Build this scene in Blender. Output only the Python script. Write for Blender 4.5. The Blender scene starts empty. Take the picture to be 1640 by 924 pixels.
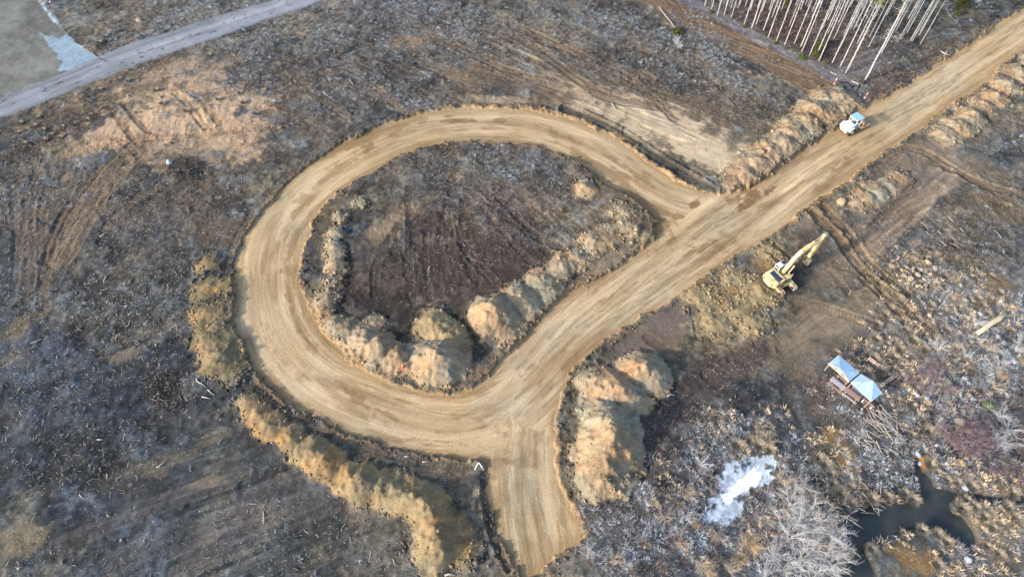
import bpy, bmesh, math, random
import numpy as np
from mathutils import Vector, Matrix
rad = math.radians
random.seed(7)
RNG = np.random.default_rng(11)

# ------------------------------------------------------------------ camera
F, TH, CH = 1094.0, rad(34.0), 85.0          # focal length (photo px), tilt off the vertical, height (m)
sc = bpy.context.scene
cam_d = bpy.data.cameras.new('camera')
cam_d.sensor_width = 36.0; cam_d.lens = 36.0 * F / 1640.0
cam_d.clip_start = 0.5; cam_d.clip_end = 6000
cam = bpy.data.objects.new('camera', cam_d)
cam.location = (0, 0, CH); cam.rotation_euler = (TH, 0, 0)
sc.collection.objects.link(cam); sc.camera = cam

# ------------------------------------------------------------------ light
SUN_EL, SUN_DIR = 21.0, (-0.90, -0.44)       # direction towards the sun on the ground
w = bpy.data.worlds.new('World'); sc.world = w; w.use_nodes = True
nt = w.node_tree; bg = nt.nodes['Background']
sky = nt.nodes.new('ShaderNodeTexSky'); sky.sky_type = 'NISHITA'; sky.sun_disc = False
sky.sun_elevation = rad(SUN_EL); sky.sun_rotation = math.atan2(SUN_DIR[0], SUN_DIR[1])
sky.air_density = 1.0; sky.dust_density = 2.5; sky.ozone_density = 1.0
nt.links.new(sky.outputs[0], bg.inputs[0]); bg.inputs[1].default_value = 0.15
sl = bpy.data.lights.new('sun', 'SUN'); sl.energy = 2.7; sl.angle = rad(2.5); sl.color = (1.0, 0.87, 0.73)
so = bpy.data.objects.new('sun', sl); sc.collection.objects.link(so)
so.rotation_euler = Vector((SUN_DIR[0], SUN_DIR[1], math.tan(rad(SUN_EL)))).to_track_quat('Z', 'Y').to_euler()
sc.view_settings.view_transform = 'Standard'; sc.view_settings.look = 'None'
sc.view_settings.gamma = 1; sc.view_settings.use_curve_mapping = False
sc.view_settings.exposure = 1.55
KALB = 0.62                                    # seen colour -> base colour

# ------------------------------------------------------------------ mapping: ground position <-> survey coordinates
cT, sT = math.cos(TH), math.sin(TH)
def unproj(px, py, z=0.0):
    a = (np.asarray(px, float) - 820) / F; b = (462 - np.asarray(py, float)) / F
    t = (z - CH) / (b * sT - cT)
    return a * t, (b * cT + sT) * t
def proj(x, y, z=0.0):
    dz = z - CH; dep = y * sT - dz * cT; up = y * cT + dz * sT
    return 820 + F * x / dep, 462 - F * up / dep
def W(px, py, z=0.0):
    x, y = unproj(px, py, z); return float(x), float(y)

# ------------------------------------------------------------------ noise
_T = RNG.random((512, 512)).astype(np.float32) * 2 - 1
def vnoise(x, y, o=0):
    x = x + 17.3 * o + 900; y = y - 9.1 * o + 900
    xf = np.floor(x); yf = np.floor(y); fx = (x - xf).astype(np.float32); fy = (y - yf).astype(np.float32)
    i = xf.astype(np.int64) & 511; j = yf.astype(np.int64) & 511
    i2 = (i + 1) & 511; j2 = (j + 1) & 511
    fx = fx * fx * (3 - 2 * fx); fy = fy * fy * (3 - 2 * fy)
    a = _T[j, i]; b = _T[j, i2]; c = _T[j2, i]; d = _T[j2, i2]
    return (a + (b - a) * fx) * (1 - fy) + (c + (d - c) * fx) * fy
def fbm(x, y, scale, octv=3, seed=0, gain=0.5):
    r = 0; a = 1; s = 0; f = 1.0 / scale
    for k in range(octv):
        ca, sa = math.cos(0.6 * k + seed), math.sin(0.6 * k + seed)
        r = r + a * vnoise((x * ca - y * sa) * f, (x * sa + y * ca) * f, seed + k * 3); s += a; a *= gain; f *= 2.07
    return r / s * 1.5
def sst(a, b, x):
    t = np.clip((x - a) / (b - a), 0, 1); return t * t * (3 - 2 * t)
def lin(c):
    c = np.asarray(c, float) / 255.0
    return np.where(c < .04045, c / 12.92, ((c + .055) / 1.055) ** 2.4)
def poly_sd(P, x, y):
    """signed distance (m), positive inside"""
    P = np.asarray(P, float); d = np.full(x.shape, 1e9); ins = np.zeros(x.shape, bool)
    n = len(P)
    for i in range(n):
        ax, ay = P[i]; bx, by = P[(i + 1) % n]
        ex, ey = bx - ax, by - ay; L = ex * ex + ey * ey + 1e-12
        wx, wy = x - ax, y - ay; t = np.clip((wx * ex + wy * ey) / L, 0, 1)
        d = np.minimum(d, (wx - t * ex) ** 2 + (wy - t * ey) ** 2)
        c = ((ay > y) != (by > y)) & (x < (bx - ax) * (y - ay) / (by - ay + 1e-12) + ax)
        ins ^= c
    d = np.sqrt(d); return np.where(ins, d, -d)
def line_d(P, x, y):
    """distance, arc length and signed side along a polyline"""
    P = np.asarray(P, float); d = np.full(x.shape, 1e18); s = np.zeros(x.shape); o = np.zeros(x.shape); acc = 0
    for i in range(len(P) - 1):
        ax, ay = P[i]; ex, ey = P[i + 1] - P[i]; L = math.hypot(ex, ey) + 1e-9
        wx, wy = x - ax, y - ay; t = np.clip((wx * ex + wy * ey) / L / L, 0, 1)
        dd = (wx - t * ex) ** 2 + (wy - t * ey) ** 2; m = dd < d
        d = np.where(m, dd, d); s = np.where(m, acc + t * L, s)
        o = np.where(m, np.sign(ex * wy - ey * wx), o); acc += L
    return np.sqrt(d), s, o
def smooth_line(P, n=3, closed=False):
    P = [np.array(p, float) for p in P]
    for _ in range(n):
        Q = []; m = len(P)
        if not closed: Q.append(P[0])
        for i in range(m if closed else m - 1):
            a, b = P[i], P[(i + 1) % m]; Q += [a * .75 + b * .25, a * .25 + b * .75]
        if not closed: Q.append(P[-1])
        P = Q
    return np.array(P)
def WP(pts, n=1, closed=False):
    q = np.array([W(*p) for p in pts]); return smooth_line(q, n, closed) if n else q

# ------------------------------------------------------------------ helpers for objects
COL = sc.collection
def tag(o, label=None, cat=None, group=None, kind=None):
    if label: o['label'] = label
    if cat: o['category'] = cat
    if group: o['group'] = group
    if kind: o['kind'] = kind
    return o
def empty(name, loc, rz=0, label=None, cat=None, group=None):
    o = bpy.data.objects.new(name, None); COL.objects.link(o); o.location = loc; o.rotation_euler = (0, 0, rz)
    o.empty_display_size = .3
    return tag(o, label, cat, group)
def link_mesh(name, me, parent=None, mat=None):
    o = bpy.data.objects.new(name, me); COL.objects.link(o)
    if parent is not None: o.parent = parent
    if mat is not None and not me.materials: me.materials.append(mat)
    return o
def np_mesh(name, V, Fa, cols=None, smooth=False, attrs=None):
    """V (n,3), Fa (m,k) indices -> mesh; cols (n,3) linear"""
    V = np.asarray(V, np.float32); Fa = np.asarray(Fa, np.int32); k = Fa.shape[1]
    me = bpy.data.meshes.new(name); me.vertices.add(len(V)); me.vertices.foreach_set('co', V.ravel())
    me.loops.add(Fa.size); me.loops.foreach_set('vertex_index', Fa.ravel())
    me.polygons.add(len(Fa)); me.polygons.foreach_set('loop_start', np.arange(0, Fa.size, k, dtype=np.int32))
    me.polygons.foreach_set('loop_total', np.full(len(Fa), k, np.int32))
    if smooth: me.polygons.foreach_set('use_smooth', np.ones(len(Fa), bool))
    me.update()
    if cols is not None:
        a = me.color_attributes.new('Col', 'FLOAT_COLOR', 'POINT')
        c4 = np.ones((len(V), 4), np.float32); c4[:, :3] = cols; a.data.foreach_set('color', c4.ravel())
    for nm, arr in (attrs or {}).items():
        arr = np.asarray(arr, np.float32)
        if arr.ndim == 1: me.attributes.new(nm, 'FLOAT', 'POINT').data.foreach_set('value', arr)
        else: me.attributes.new(nm, 'FLOAT_VECTOR', 'POINT').data.foreach_set('vector', arr.ravel())
    return me
_mats = {}
def mat(name, rgb, rough=.6, metal=0, var=.12, scale=3.0, dirt=None, dirt_amt=.0, bump=0.0, srgb=True, spec=.4):
    if name in _mats: return _mats[name]
    m = bpy.data.materials.new(name); m.use_nodes = True; t = m.node_tree; b = t.nodes['Principled BSDF']
    c = lin(rgb) if srgb else np.array(rgb)
    tc = t.nodes.new('ShaderNodeTexCoord'); no = t.nodes.new('ShaderNodeTexNoise'); no.inputs['Scale'].default_value = scale
    no.inputs['Detail'].default_value = 6; t.links.new(tc.outputs['Object'], no.inputs['Vector'])
    cr = t.nodes.new('ShaderNodeValToRGB'); cr.color_ramp.elements[0].position = .3; cr.color_ramp.elements[1].position = .7
    cr.color_ramp.elements[0].color = (*np.clip(c * (1 - var * 1.5), 0, 1), 1); cr.color_ramp.elements[1].color = (*np.clip(c * (1 + var), 0, 1), 1)
    t.links.new(no.outputs['Fac'], cr.inputs['Fac']); out = cr.outputs['Color']
    if dirt is not None:
        n2 = t.nodes.new('ShaderNodeTexNoise'); n2.inputs['Scale'].default_value = scale * .7; n2.inputs['Detail'].default_value = 8
        t.links.new(tc.outputs['Object'], n2.inputs['Vector'])
        r2 = t.nodes.new('ShaderNodeMapRange'); r2.inputs['From Min'].default_value = .62 - dirt_amt * .3; r2.inputs['From Max'].default_value = .75 - dirt_amt * .2
        t.links.new(n2.outputs['Fac'], r2.inputs['Value'])
        mx = t.nodes.new('ShaderNodeMixRGB'); mx.inputs['Color2'].default_value = (*lin(dirt), 1)
        t.links.new(r2.outputs[0], mx.inputs['Fac']); t.links.new(out, mx.inputs['Color1']); out = mx.outputs['Color']
    t.links.new(out, b.inputs['Base Color'])
    b.inputs['Roughness'].default_value = rough; b.inputs['Metallic'].default_value = metal
    b.inputs['Specular IOR Level'].default_value = spec
    if bump:
        bp = t.nodes.new('ShaderNodeBump'); bp.inputs['Strength'].default_value = bump; bp.inputs['Distance'].default_value = .05
        t.links.new(no.outputs['Fac'], bp.inputs['Height']); t.links.new(bp.outputs[0], b.inputs['Normal'])
    _mats[name] = m; return m
def attr_mat(name, rough=.9, jitter=.0):
    """material that takes its colour from the mesh's own colour attribute, broken up by noise"""
    if name in _mats: return _mats[name]
    m = bpy.data.materials.new(name); m.use_nodes = True; t = m.node_tree; b = t.nodes['Principled BSDF']
    a = t.nodes.new('ShaderNodeVertexColor'); a.layer_name = 'Col'; out = a.outputs['Color']
    tc = t.nodes.new('ShaderNodeTexCoord'); no = t.nodes.new('ShaderNodeTexNoise'); no.inputs['Scale'].default_value = 2.0
    t.links.new(tc.outputs['Object'], no.inputs['Vector'])
    mr = t.nodes.new('ShaderNodeMapRange'); mr.inputs['To Min'].default_value = .75; mr.inputs['To Max'].default_value = 1.25
    t.links.new(no.outputs['Fac'], mr.inputs['Value'])
    vm = t.nodes.new('ShaderNodeVectorMath'); vm.operation = 'SCALE'
    t.links.new(out, vm.inputs[0]); t.links.new(mr.outputs[0], vm.inputs['Scale']); t.links.new(vm.outputs[0], b.inputs['Base Color'])
    b.inputs['Roughness'].default_value = rough; b.inputs['Specular IOR Level'].default_value = .15
    _mats[name] = m; return m

class MB:
    """collects simple solids into one mesh"""
    def __init__(s): s.bm = bmesh.new()
    def box(s, c, d, rot=None, bev=0.0, M=None):
        r = bmesh.ops.create_cube(s.bm, size=1.0); vs = r['verts']
        m = Matrix.Translation(c) @ (rot if rot is not None else Matrix.Identity(4)) @ Matrix.Diagonal((*d, 1))
        if M is not None: m = M @ m
        bmesh.ops.transform(s.bm, matrix=m, verts=vs)
        if bev > 0:
            es = list({e for v in vs for e in v.link_edges})
            bmesh.ops.bevel(s.bm, geom=es, offset=bev, segments=1, affect='EDGES')
        return s
    def bar(s, a, b, wd, hg=None, bev=0.0, up=(0, 0, 1)):
        a = Vector(a); b = Vector(b); hg = hg or wd; d = (b - a); L = d.length; d.normalize()
        u = Vector(up); 
        if abs(d.dot(u)) > .98: u = Vector((0, 1, 0))
        y = u.cross(d).normalized(); z = d.cross(y)
        R = Matrix((d, y, z)).transposed().to_4x4()
        return s.box((a + b) / 2, (L, wd, hg), rot=R, bev=bev)
    def tube(s, pts, rs, n=8, cap=True):
        pts = [Vector(p) for p in pts]
        if not hasattr(rs, '__len__'): rs = [rs] * len(pts)
        rings = []; prev = None
        for i, p in enumerate(pts):
            d = (pts[min(i + 1, len(pts) - 1)] - pts[max(i - 1, 0)]).normalized()
            if prev is None:
                u = Vector((0, 0, 1)) if abs(d.z) < .9 else Vector((1, 0, 0)); x = u.cross(d).normalized()
            else: x = (prev - d * prev.dot(d)).normalized()
            prev = x; y = d.cross(x)
            rings.append([s.bm.verts.new(p + (x * math.cos(2 * math.pi * k / n) + y * math.sin(2 * math.pi * k / n)) * rs[i]) for k in range(n)])
        for i in range(len(rings) - 1):
            for k in range(n): s.bm.faces.new((rings[i][k], rings[i][(k + 1) % n], rings[i + 1][(k + 1) % n], rings[i + 1][k]))
        if cap:
            s.bm.faces.new(rings[0][::-1]); s.bm.faces.new(rings[-1])
        return s
    def prism(s, prof, y0, y1, axis='y', bev=0.0):
        """profile in (x,z) extruded along y"""
        A = [s.bm.verts.new((x, y0, z)) for x, z in prof]; B = [s.bm.verts.new((x, y1, z)) for x, z in prof]; n = len(prof)
        fs = [s.bm.faces.new(A), s.bm.faces.new(B[::-1])]
        for i in range(n): fs.append(s.bm.faces.new((A[i], B[i], B[(i + 1) % n], A[(i + 1) % n])))
        bmesh.ops.recalc_face_normals(s.bm, faces=fs)
        if bev > 0: bmesh.ops.bevel(s.bm, geom=list({e for f in fs for e in f.edges}), offset=bev, segments=1, affect='EDGES')
        return s
    def poly(s, pts, th=.03):
        """flat panel with thickness downwards"""
        A = [s.bm.verts.new(p) for p in pts]; B = [s.bm.verts.new((p[0], p[1], p[2] - th)) for p in pts]; n = len(pts)
        fs = [s.bm.faces.new(A), s.bm.faces.new(B[::-1])]
        for i in range(n): fs.append(s.bm.faces.new((A[i], B[i], B[(i + 1) % n], A[(i + 1) % n])))
        bmesh.ops.recalc_face_normals(s.bm, faces=fs); return s
    def build(s, name, m, parent=None, smooth=False):
        me = bpy.data.meshes.new(name); s.bm.to_mesh(me); s.bm.free()
        if smooth: me.polygons.foreach_set('use_smooth', [True] * len(me.polygons))
        me.materials.append(m); return link_mesh(name, me, parent)

# ================================================================== TERRAIN
STEP = 0.17
xs = np.arange(-122, 122.01, STEP); ys = np.arange(6, 150.01, STEP)
def outer(a, sgn, far):
    r = []; d = STEP * 2; v = a
    while abs(v) < far: v = v + sgn * d; r.append(v); d *= 1.22
    return r
xs = np.array(outer(-122, -1, 2500)[::-1] + list(xs) + outer(xs[-1], 1, 2500))
ys = np.array(outer(6, -1, 2500)[::-1] + list(ys) + outer(ys[-1], 1, 2500))
X, Y = np.meshgrid(xs, ys); NY, NX = X.shape
PX, PY = proj(X, Y)
bad = (Y * sT + CH * cT) < 5
PX = np.where(bad, -5000., PX); PY = np.where(bad, 5000., PY)
PX = np.clip(PX, -3000, 5000); PY = np.clip(PY, -3000, 5000)

road_outer = [(2050,-258),(1700,-28),(1640,12),(1600,37),(1555,70),(1517,92),(1480,117),(1442,140),(1405,160),(1385,172),(1350,197),(1325,212),(1300,230),(1262,254),(1230,278),(1205,296),(1188,304),(1172,309),(1155,311),
 (1120,301),(1082,286),(1057,271),(1032,253),(1010,230),(980,215),(945,200),(915,187),(870,177),(820,171),(780,169),(740,170),(700,174),(660,184),(620,197),(580,213),(540,232),(505,254),(465,286),(430,322),(402,360),(384,400),(376,440),(375,480),
 (382,530),(400,578),(425,613),(460,646),(503,672),(550,692),(600,708),(650,720),(700,730),(745,736),(768,735),(777,745),(779,775),(785,818),(800,857),(820,895),(838,930),(846,925),(857,924),(880,905),(905,880),(925,865),(937,848),(930,830),(922,813),(907,790),(897,768),
 (890,738),(885,700),(890,662),(900,632),(920,592),(945,565),(965,550),(995,527),(1032,505),(1070,482),(1102,461),(1127,438),(1155,421),(1190,403),(1230,378),(1247,366),(1297,331),(1330,306),(1380,273),(1437,231),(1465,212),(1495,192),(1525,167),(1565,142),(1600,110),(1640,80),(1700,38),(2050,-205)]
island = [(1052,371),(1050,353),(1037,338),(1010,318),(980,301),(960,286),(930,263),(895,246),(852,233),(800,227),(740,227),(700,231),(665,239),(617,261),(570,288),(530,313),(507,341),(492,371),(484,401),(481,431),(482,462),(492,490),(510,520),(530,545),(560,572),(590,597),(625,612),(660,622),(692,630),(727,632),(760,617),(785,595),(820,561),(845,527),(870,500),(902,474),(940,456),(970,438),(1000,416),(1037,396),(1050,385)]
def jag(x, y, a=.35): return a * fbm(x, y, 2.6, 4, 5, .65)
sub = (PX > -330) & (PX < 1970) & (PY > -160) & (PY < 1090) & (np.abs(X) < 122) & (Y < 150) & (Y > 6)
xS, yS = X[sub], Y[sub]; pxS, pyS = PX[sub], PY[sub]
def full(v, fill=0.0):
    r = np.full(X.shape, fill, float); r[sub] = v; return r
n_edge = jag(xS, yS, .62) + .22 * fbm(xS, yS, .6, 2, 9)
sdo = poly_sd(WP(road_outer), xS, yS); sdi = poly_sd(WP(island, 1, True), xS, yS)
sd_road = np.minimum(sdo, -sdi) + n_edge
# beyond the frame the road carries on up right
# flow coordinates of the road
loop_c = WP([(1180,345),(1110,330),(1060,315),(1010,280),(960,248),(900,218),(830,202),(760,199),(690,206),(620,228),(550,262),(490,305),(445,355),(428,400),(427,450),(432,500),(450,545),(485,590),(530,622),(600,650),(670,670),(740,678),(800,655),(850,610),(900,560),(960,500),(1040,445),(1100,400),(1180,345)], 2)
main_c = WP([(780,670),(850,610),(900,555),(1000,478),(1140,385),(1260,300),(1420,195),(1560,105),(1700,10),(2050,-230)], 2)
spur_c = WP([(835,560),(835,640),(835,700),(838,780),(850,850),(868,930)], 2)
d1, s1, o1 = line_d(loop_c, xS, yS); d2, s2, o2 = line_d(main_c, xS, yS); d3, s3, o3 = line_d(spur_c, xS, yS)
u_main = (pyS < 690) & ((pxS > 1060) | ((pxS > 780) & (pyS > 430)))
wz = 22 * fbm(xS, yS, 3.0, 3, 77)
c_ = np.where((pxS > 800 + wz) & (pyS > 690 + 1.4 * wz - .25 * (pxS - 800)) & (pyS > 640), 3, np.where((pxS > 1040 + wz) & (d2 < 7.0 + .06 * wz), 2, np.where((pxS > 830 + wz) & (d2 < 6.5) & (pyS > 400), 2, 1)))
flow_o = np.where(c_ == 1, d1 * o1, np.where(c_ == 2, d2 * o2 + 40, d3 * o3 + 80))
flow_s = np.where(c_ == 1, s1, np.where(c_ == 2, s2 + 200, s3 + 400))

# pond
pond = [(1302,760),(1315,766),(1322,783),(1338,800),(1350,816),(1366,823),(1385,815),(1395,808),(1425,807),(1475,803),(1470,776),(1462,756),(1464,736),(1472,731),(1480,748),(1495,766),(1500,778),(1525,786),(1560,791),(1600,796),(1640,790),(1640,803),(1600,805),(1560,800),(1537,793),(1520,803),(1525,815),(1547,833),(1560,846),(1569,860),(1562,873),(1542,878),(1530,865),(1512,848),(1495,836),(1475,840),(1455,843),(1442,853),(1420,860),(1400,865),(1380,860),(1390,883),(1400,903),(1408,960),(1340,960),(1352,900),(1350,868),(1348,843),(1337,818),(1325,803),(1312,790),(1307,776)]
sd_pond = poly_sd(WP(pond, 1, True), xS, yS) + .25 * fbm(xS, yS, 1.1, 3, 21)
# ice patch
ice = [(1148,757),(1160,744),(1180,736),(1196,727),(1215,733),(1232,730),(1245,742),(1243,752),(1232,764),(1212,781),(1195,785),(1188,800),(1184,822),(1170,834),(1152,840),(1133,836),(1130,828),(1140,808),(1138,796),(1148,785),(1140,772)]
sd_ice = poly_sd(WP(ice, 1, True), xS, yS) + .95 * fbm(xS, yS, 1.3, 5, 23, .7)
# gravel road and pad at the far left
groad = [(-80,222),(0,190),(50,172),(100,152),(150,132),(200,112),(250,95),(300,77),(350,60),(410,38),(480,17),(520,-3),(560,-20),(500,-30),(440,0),(410,8),(370,20),(325,32),(262,55),(212,68),(155,93),(120,108),(100,118),(50,138),(0,155),(-80,190)]
pad = [(-80,-40),(52,-25),(62,2),(75,22),(100,48),(130,75),(155,93),(120,108),(100,118),(50,138),(0,155),(-80,190)]
sd_gr = poly_sd(WP(groad, 1, True), xS, yS) + .18 * fbm(xS, yS, 1.2, 3, 31)
sd_pad = poly_sd(WP(pad, 0, True), xS, yS) + .18 * fbm(xS, yS, 1.5, 3, 33)
blue = [(62,53),(75,58),(95,64),(105,54),(97,40),(84,22),(70,5),(52,-25),(62,2),(75,22),(100,48),(130,75),(155,93),(120,108),(95,118),(90,113),(103,101),(88,86),(78,72)]
sd_blue = poly_sd(WP(blue, 0, True), xS, yS) + .6 * fbm(xS, yS, 1.6, 4, 35)

# ---------------------------------------------------------------- heights
nA = fbm(xS, yS, 7.0, 4, 1); nB = fbm(xS, yS, 1.9, 4, 2); nC = fbm(xS, yS, .62, 3, 3)
Zs = .22 * nA
# roughness of the churned ground: more in the brush and debris, less on bare graded soil
def blob_mask(bl, x, y, px, py, ns=None, edge=.35):
    r = np.zeros(px.shape)
    for b in bl:
        cx, cy, rx, ry, an = b[:5]; st = b[5] if len(b) > 5 else 1.0
        m = (np.abs(px - cx) < 1.6 * max(rx, ry)) & (np.abs(py - cy) < 1.6 * max(rx, ry))
        if not m.any(): continue
        ca, sa = math.cos(rad(an)), math.sin(rad(an)); dx, dy = px[m] - cx, py[m] - cy
        q = np.sqrt(((dx * ca + dy * sa) / rx) ** 2 + ((-dx * sa + dy * ca) / ry) ** 2)
        if ns is not None: q = q + edge * ns[m]
        r[m] = np.maximum(r[m], st * sst(1.15, .6, q))
    return r
n_bl = .6 * nA + .9 * nB
smooth_bl = [(1440,345,120,35,-38),(1170,480,70,50,-25,.6),(1080,215,170,45,18),(930,150,110,40,20,.6),(1330,520,70,40,-20,.8),(1290,440,60,45,-20,.6),(1060,530,90,40,-35,.7),
  (290,760,200,40,-20,.6),(380,860,260,60,-12,.5),(560,830,90,60,0,.5),(250,190,150,60,-10,.45),(1470,900,60,45,0,.5),(1345,740,25,60,-30,.6),(1180,75,190,20,27,.8),(700,700,1,1,0)]
smo = blob_mask(smooth_bl, xS, yS, pxS, pyS, n_bl)
rough = 1 - .8 * smo
Zs = Zs + rough * (.10 * nB + .055 * nC + .10 * np.maximum(0, fbm(xS, yS, 1.1, 3, 14)) ** 2)
# dozer streaks with a grain direction
def streak(ang, sc_across, sc_along, seed, octv=3):
    ca, sa = math.cos(rad(ang)), math.sin(rad(ang))
    al = xS * ca + yS * sa; ac = -xS * sa + yS * ca + .5 * nA
    return fbm(ac / sc_across * 1.0, al / sc_along, 1.0, octv, 0) if False else (vnoise(ac / sc_across, al / sc_along, seed) + .6 * vnoise(ac / sc_across * 2.3, al / sc_along * 1.7, seed + 4) + .4 * vnoise(ac / sc_across * 5.1, al / sc_along * 3.0, seed + 8)) / 1.2
def pang(dx, dy, px=820, py=400):
    a = W(px, py); b = W(px + dx, py + dy); return math.degrees(math.atan2(b[1] - a[1], b[0] - a[0]))
st_defs = [  # angle, mask blobs, seed
  (pang(2, 1.05), [(900,120,330,75,24),(640,130,200,60,30),(1180,75,190,35,27)], 41),
  (pang(2, -.75, 300, 760), [(300,780,330,110,-15),(380,880,300,70,-10),(130,560,140,160,-30,.8)], 43),
  (pang(.1, 1, 690, 400), [(690,400,110,90,0)], 45),
  (pang(1, .9, 850, 400), [(870,360,110,70,20,.9)], 47),
  (pang(2, -1.4, 1450, 330), [(1440,345,170,50,-38),(1330,500,90,50,-25)], 49),
  (pang(1, 1, 1500, 480), [(1560,430,120,120,0,.7),(1400,470,80,80,0,.6)], 51),
  (pang(-1, 2.2, 100, 350), [(110,350,90,130,20,.9)], 53)]
STK = np.zeros(xS.shape); STW = np.zeros(xS.shape)
for an, bl, sd in st_defs:
    mk = blob_mask(bl, xS, yS, pxS, pyS, n_bl); v = streak(an, .55, 6.0, sd)
    STK = STK * (1 - mk) + v * mk; STW = np.maximum(STW, mk)
rip = blob_mask([(260,190,150,55,-8,1),(1170,480,70,50,-25,.8)], xS, yS, pxS, pyS, n_bl)
Zs += .07 * STK * STW + rip * .10 * (vnoise(xS * 1.1 + .6 * nB, yS * .35 + nA, 151) + .5 * vnoise(xS * 2.3, yS * 1.0, 152))

# wheel and crawler tracks, ditches, and dark edge bands for bank shade: (points, width m, depth, colour, strength)
tracks = [
 ([(225,232),(165,290),(130,350),(95,410)],5.0,.10,(132,116,98),.75),
 ([(62,280),(42,330),(50,400),(44,460)],2.2,.08,(112,98,86),.6),([(78,300),(66,340),(68,420)],1.5,.06,(118,104,90),.5),
 ([(205,262),(190,290),(150,330)],1.8,.05,(134,118,98),.5),
 ([(1295,335),(1340,375),(1372,425),(1430,475),(1500,540),(1560,600)],1.8,.22,(136,116,88),.75),
 ([(1318,330),(1362,378),(1395,428),(1450,470)],1.6,.20,(128,110,86),.7),
 ([(1380,445),(1430,490),(1480,560)],1.3,.15,(120,102,84),.6),
 ([(1430,232),(1480,240),(1540,280),(1590,300),(1650,318)],1.6,.14,(134,118,100),.6),
 ([(1500,262),(1560,290),(1620,322)],1.2,.12,(120,104,90),.6),
 ([(1222,560),(1160,600),(1100,645),(1050,690)],3.2,.16,(84,76,74),.7),
 ([(1240,520),(1190,560),(1130,600)],1.6,.12,(104,92,80),.6),
 ([(1040,-8),(1118,36),(1208,84),(1316,143)],5.6,.05,(124,104,84),.85),
 ([(-10,225),(80,190),(160,165),(225,140),(262,132)],2.0,.10,(110,98,86),.6),
 ([(654,300),(656,380),(655,470),(662,490)],.9,.06,(66,60,58),.6),([(682,370),(682,440),(688,480)],.9,.06,(66,60,58),.6),
 ([(700,330),(760,420),(790,450)],1.4,.07,(96,82,76),.5),([(760,290),(840,370),(900,400)],1.6,.07,(96,84,76),.5),
 ([(1190,375),(1235,410),(1265,440)],.7,.18,(120,108,84),.7),([(1205,366),(1250,400),(1280,425)],.7,.18,(120,108,84),.7),
 ([(1040,540),(1075,570),(1110,590)],1.6,.07,(98,88,80),.4),
 ([(745,620),(770,600),(800,560)],.5,.05,(130,112,90),.5),
 ([(1290,400),(1350,430),(1420,440)],1.5,.06,(124,108,90),.4),
 ([(470,130),(520,165),(560,190)],1.2,.08,(120,104,86),.6),([(600,140),(640,175)],1.4,.08,(140,122,100),.6),([(1000,120),(1040,150),(1080,190)],1.6,.08,(130,112,90),.6),
 ([(390,760),(300,790),(200,830),(100,870)],2.2,.06,(100,95,90),.45),([(400,820),(280,860),(180,905)],3.0,.05,(104,102,102),.4),([(480,760),(400,800),(330,850),(280,924)],2.5,.05,(108,104,104),.4),
 ([(560,760),(500,800),(420,830),(300,900)],2.6,.05,(106,100,96),.4)]
tracks += [([(905,176),(950,192),(1000,217),(1048,250),(1092,280),(1140,305)],2.2,.45,(92,88,80),.7),
 ([(455,283),(420,318),(390,360),(368,402),(364,480),(371,535),(392,590),(418,626),(455,660),(500,686),(550,706),(650,735),(745,748)],1.1,.05,(104,94,80),.45),  # outer loop edge: bank shadow painted as a dark band, barely sunk
 ([(778,760),(776,800),(790,860),(815,910)],1.0,.25,(80,74,68),.7),  # spur's left edge: shade of its bank darkened in the colour
 ([(110,235),(190,215),(230,260)],1.0,.07,(150,124,96),.5),([(270,140),(300,165),(330,205)],1.3,.08,(196,160,124),.5),([(290,136),(325,165),(352,200)],.8,.07,(120,100,80),.6),([(195,165),(215,190),(240,215)],.9,.08,(120,100,82),.6),([(175,172),(195,200),(215,225)],.9,.07,(124,104,84),.6),([(100,250),(220,222),(330,215),(430,205)],1.2,.10,(170,140,112),.5),
 ([(830,60),(900,110),(970,160),(1050,170)],2.4,.10,(120,102,84),.5),([(820,40),(930,90),(1040,125)],2.0,.10,(132,112,92),.5),([(700,60),(800,110),(870,130)],1.8,.10,(122,108,92),.5),([(930,100),(1020,140),(1120,170),(1230,205)],2.2,.08,(112,98,84),.5),
 ([(1440,240),(1400,290),(1330,340)],2.0,.06,(140,122,104),.4),([(1500,300),(1440,360),(1370,420)],3.0,.08,(158,140,118),.55),([(1470,290),(1420,345),(1350,400)],1.2,.10,(104,92,82),.5),([(1280,480),(1340,500),(1400,520)],1.6,.07,(150,132,110),.5),
 ([(20,300),(30,380),(24,460)],1.4,.08,(112,100,90),.5),([(160,270),(100,340),(70,430),(70,500)],1.6,.08,(120,104,88),.5),([(250,300),(200,330),(165,370)],1.2,.06,(130,114,96),.5),([(0,540),(30,520),(60,505)],2.4,.06,(120,110,92),.5),
 ([(585,320),(640,340),(700,335)],1.4,.05,(120,106,90),.4),([(640,360),(600,420),(600,470)],1.2,.07,(74,66,62),.5),([(720,310),(700,380),(720,450)],.8,.05,(68,60,58),.5),([(740,320),(740,400),(760,450)],.8,.08,(64,56,54),.5),([(800,320),(850,370),(880,410)],.9,.08,(62,55,53),.5),([(770,330),(820,390),(850,420)],.8,.08,(100,86,78),.5)]
TRK = []
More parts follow.
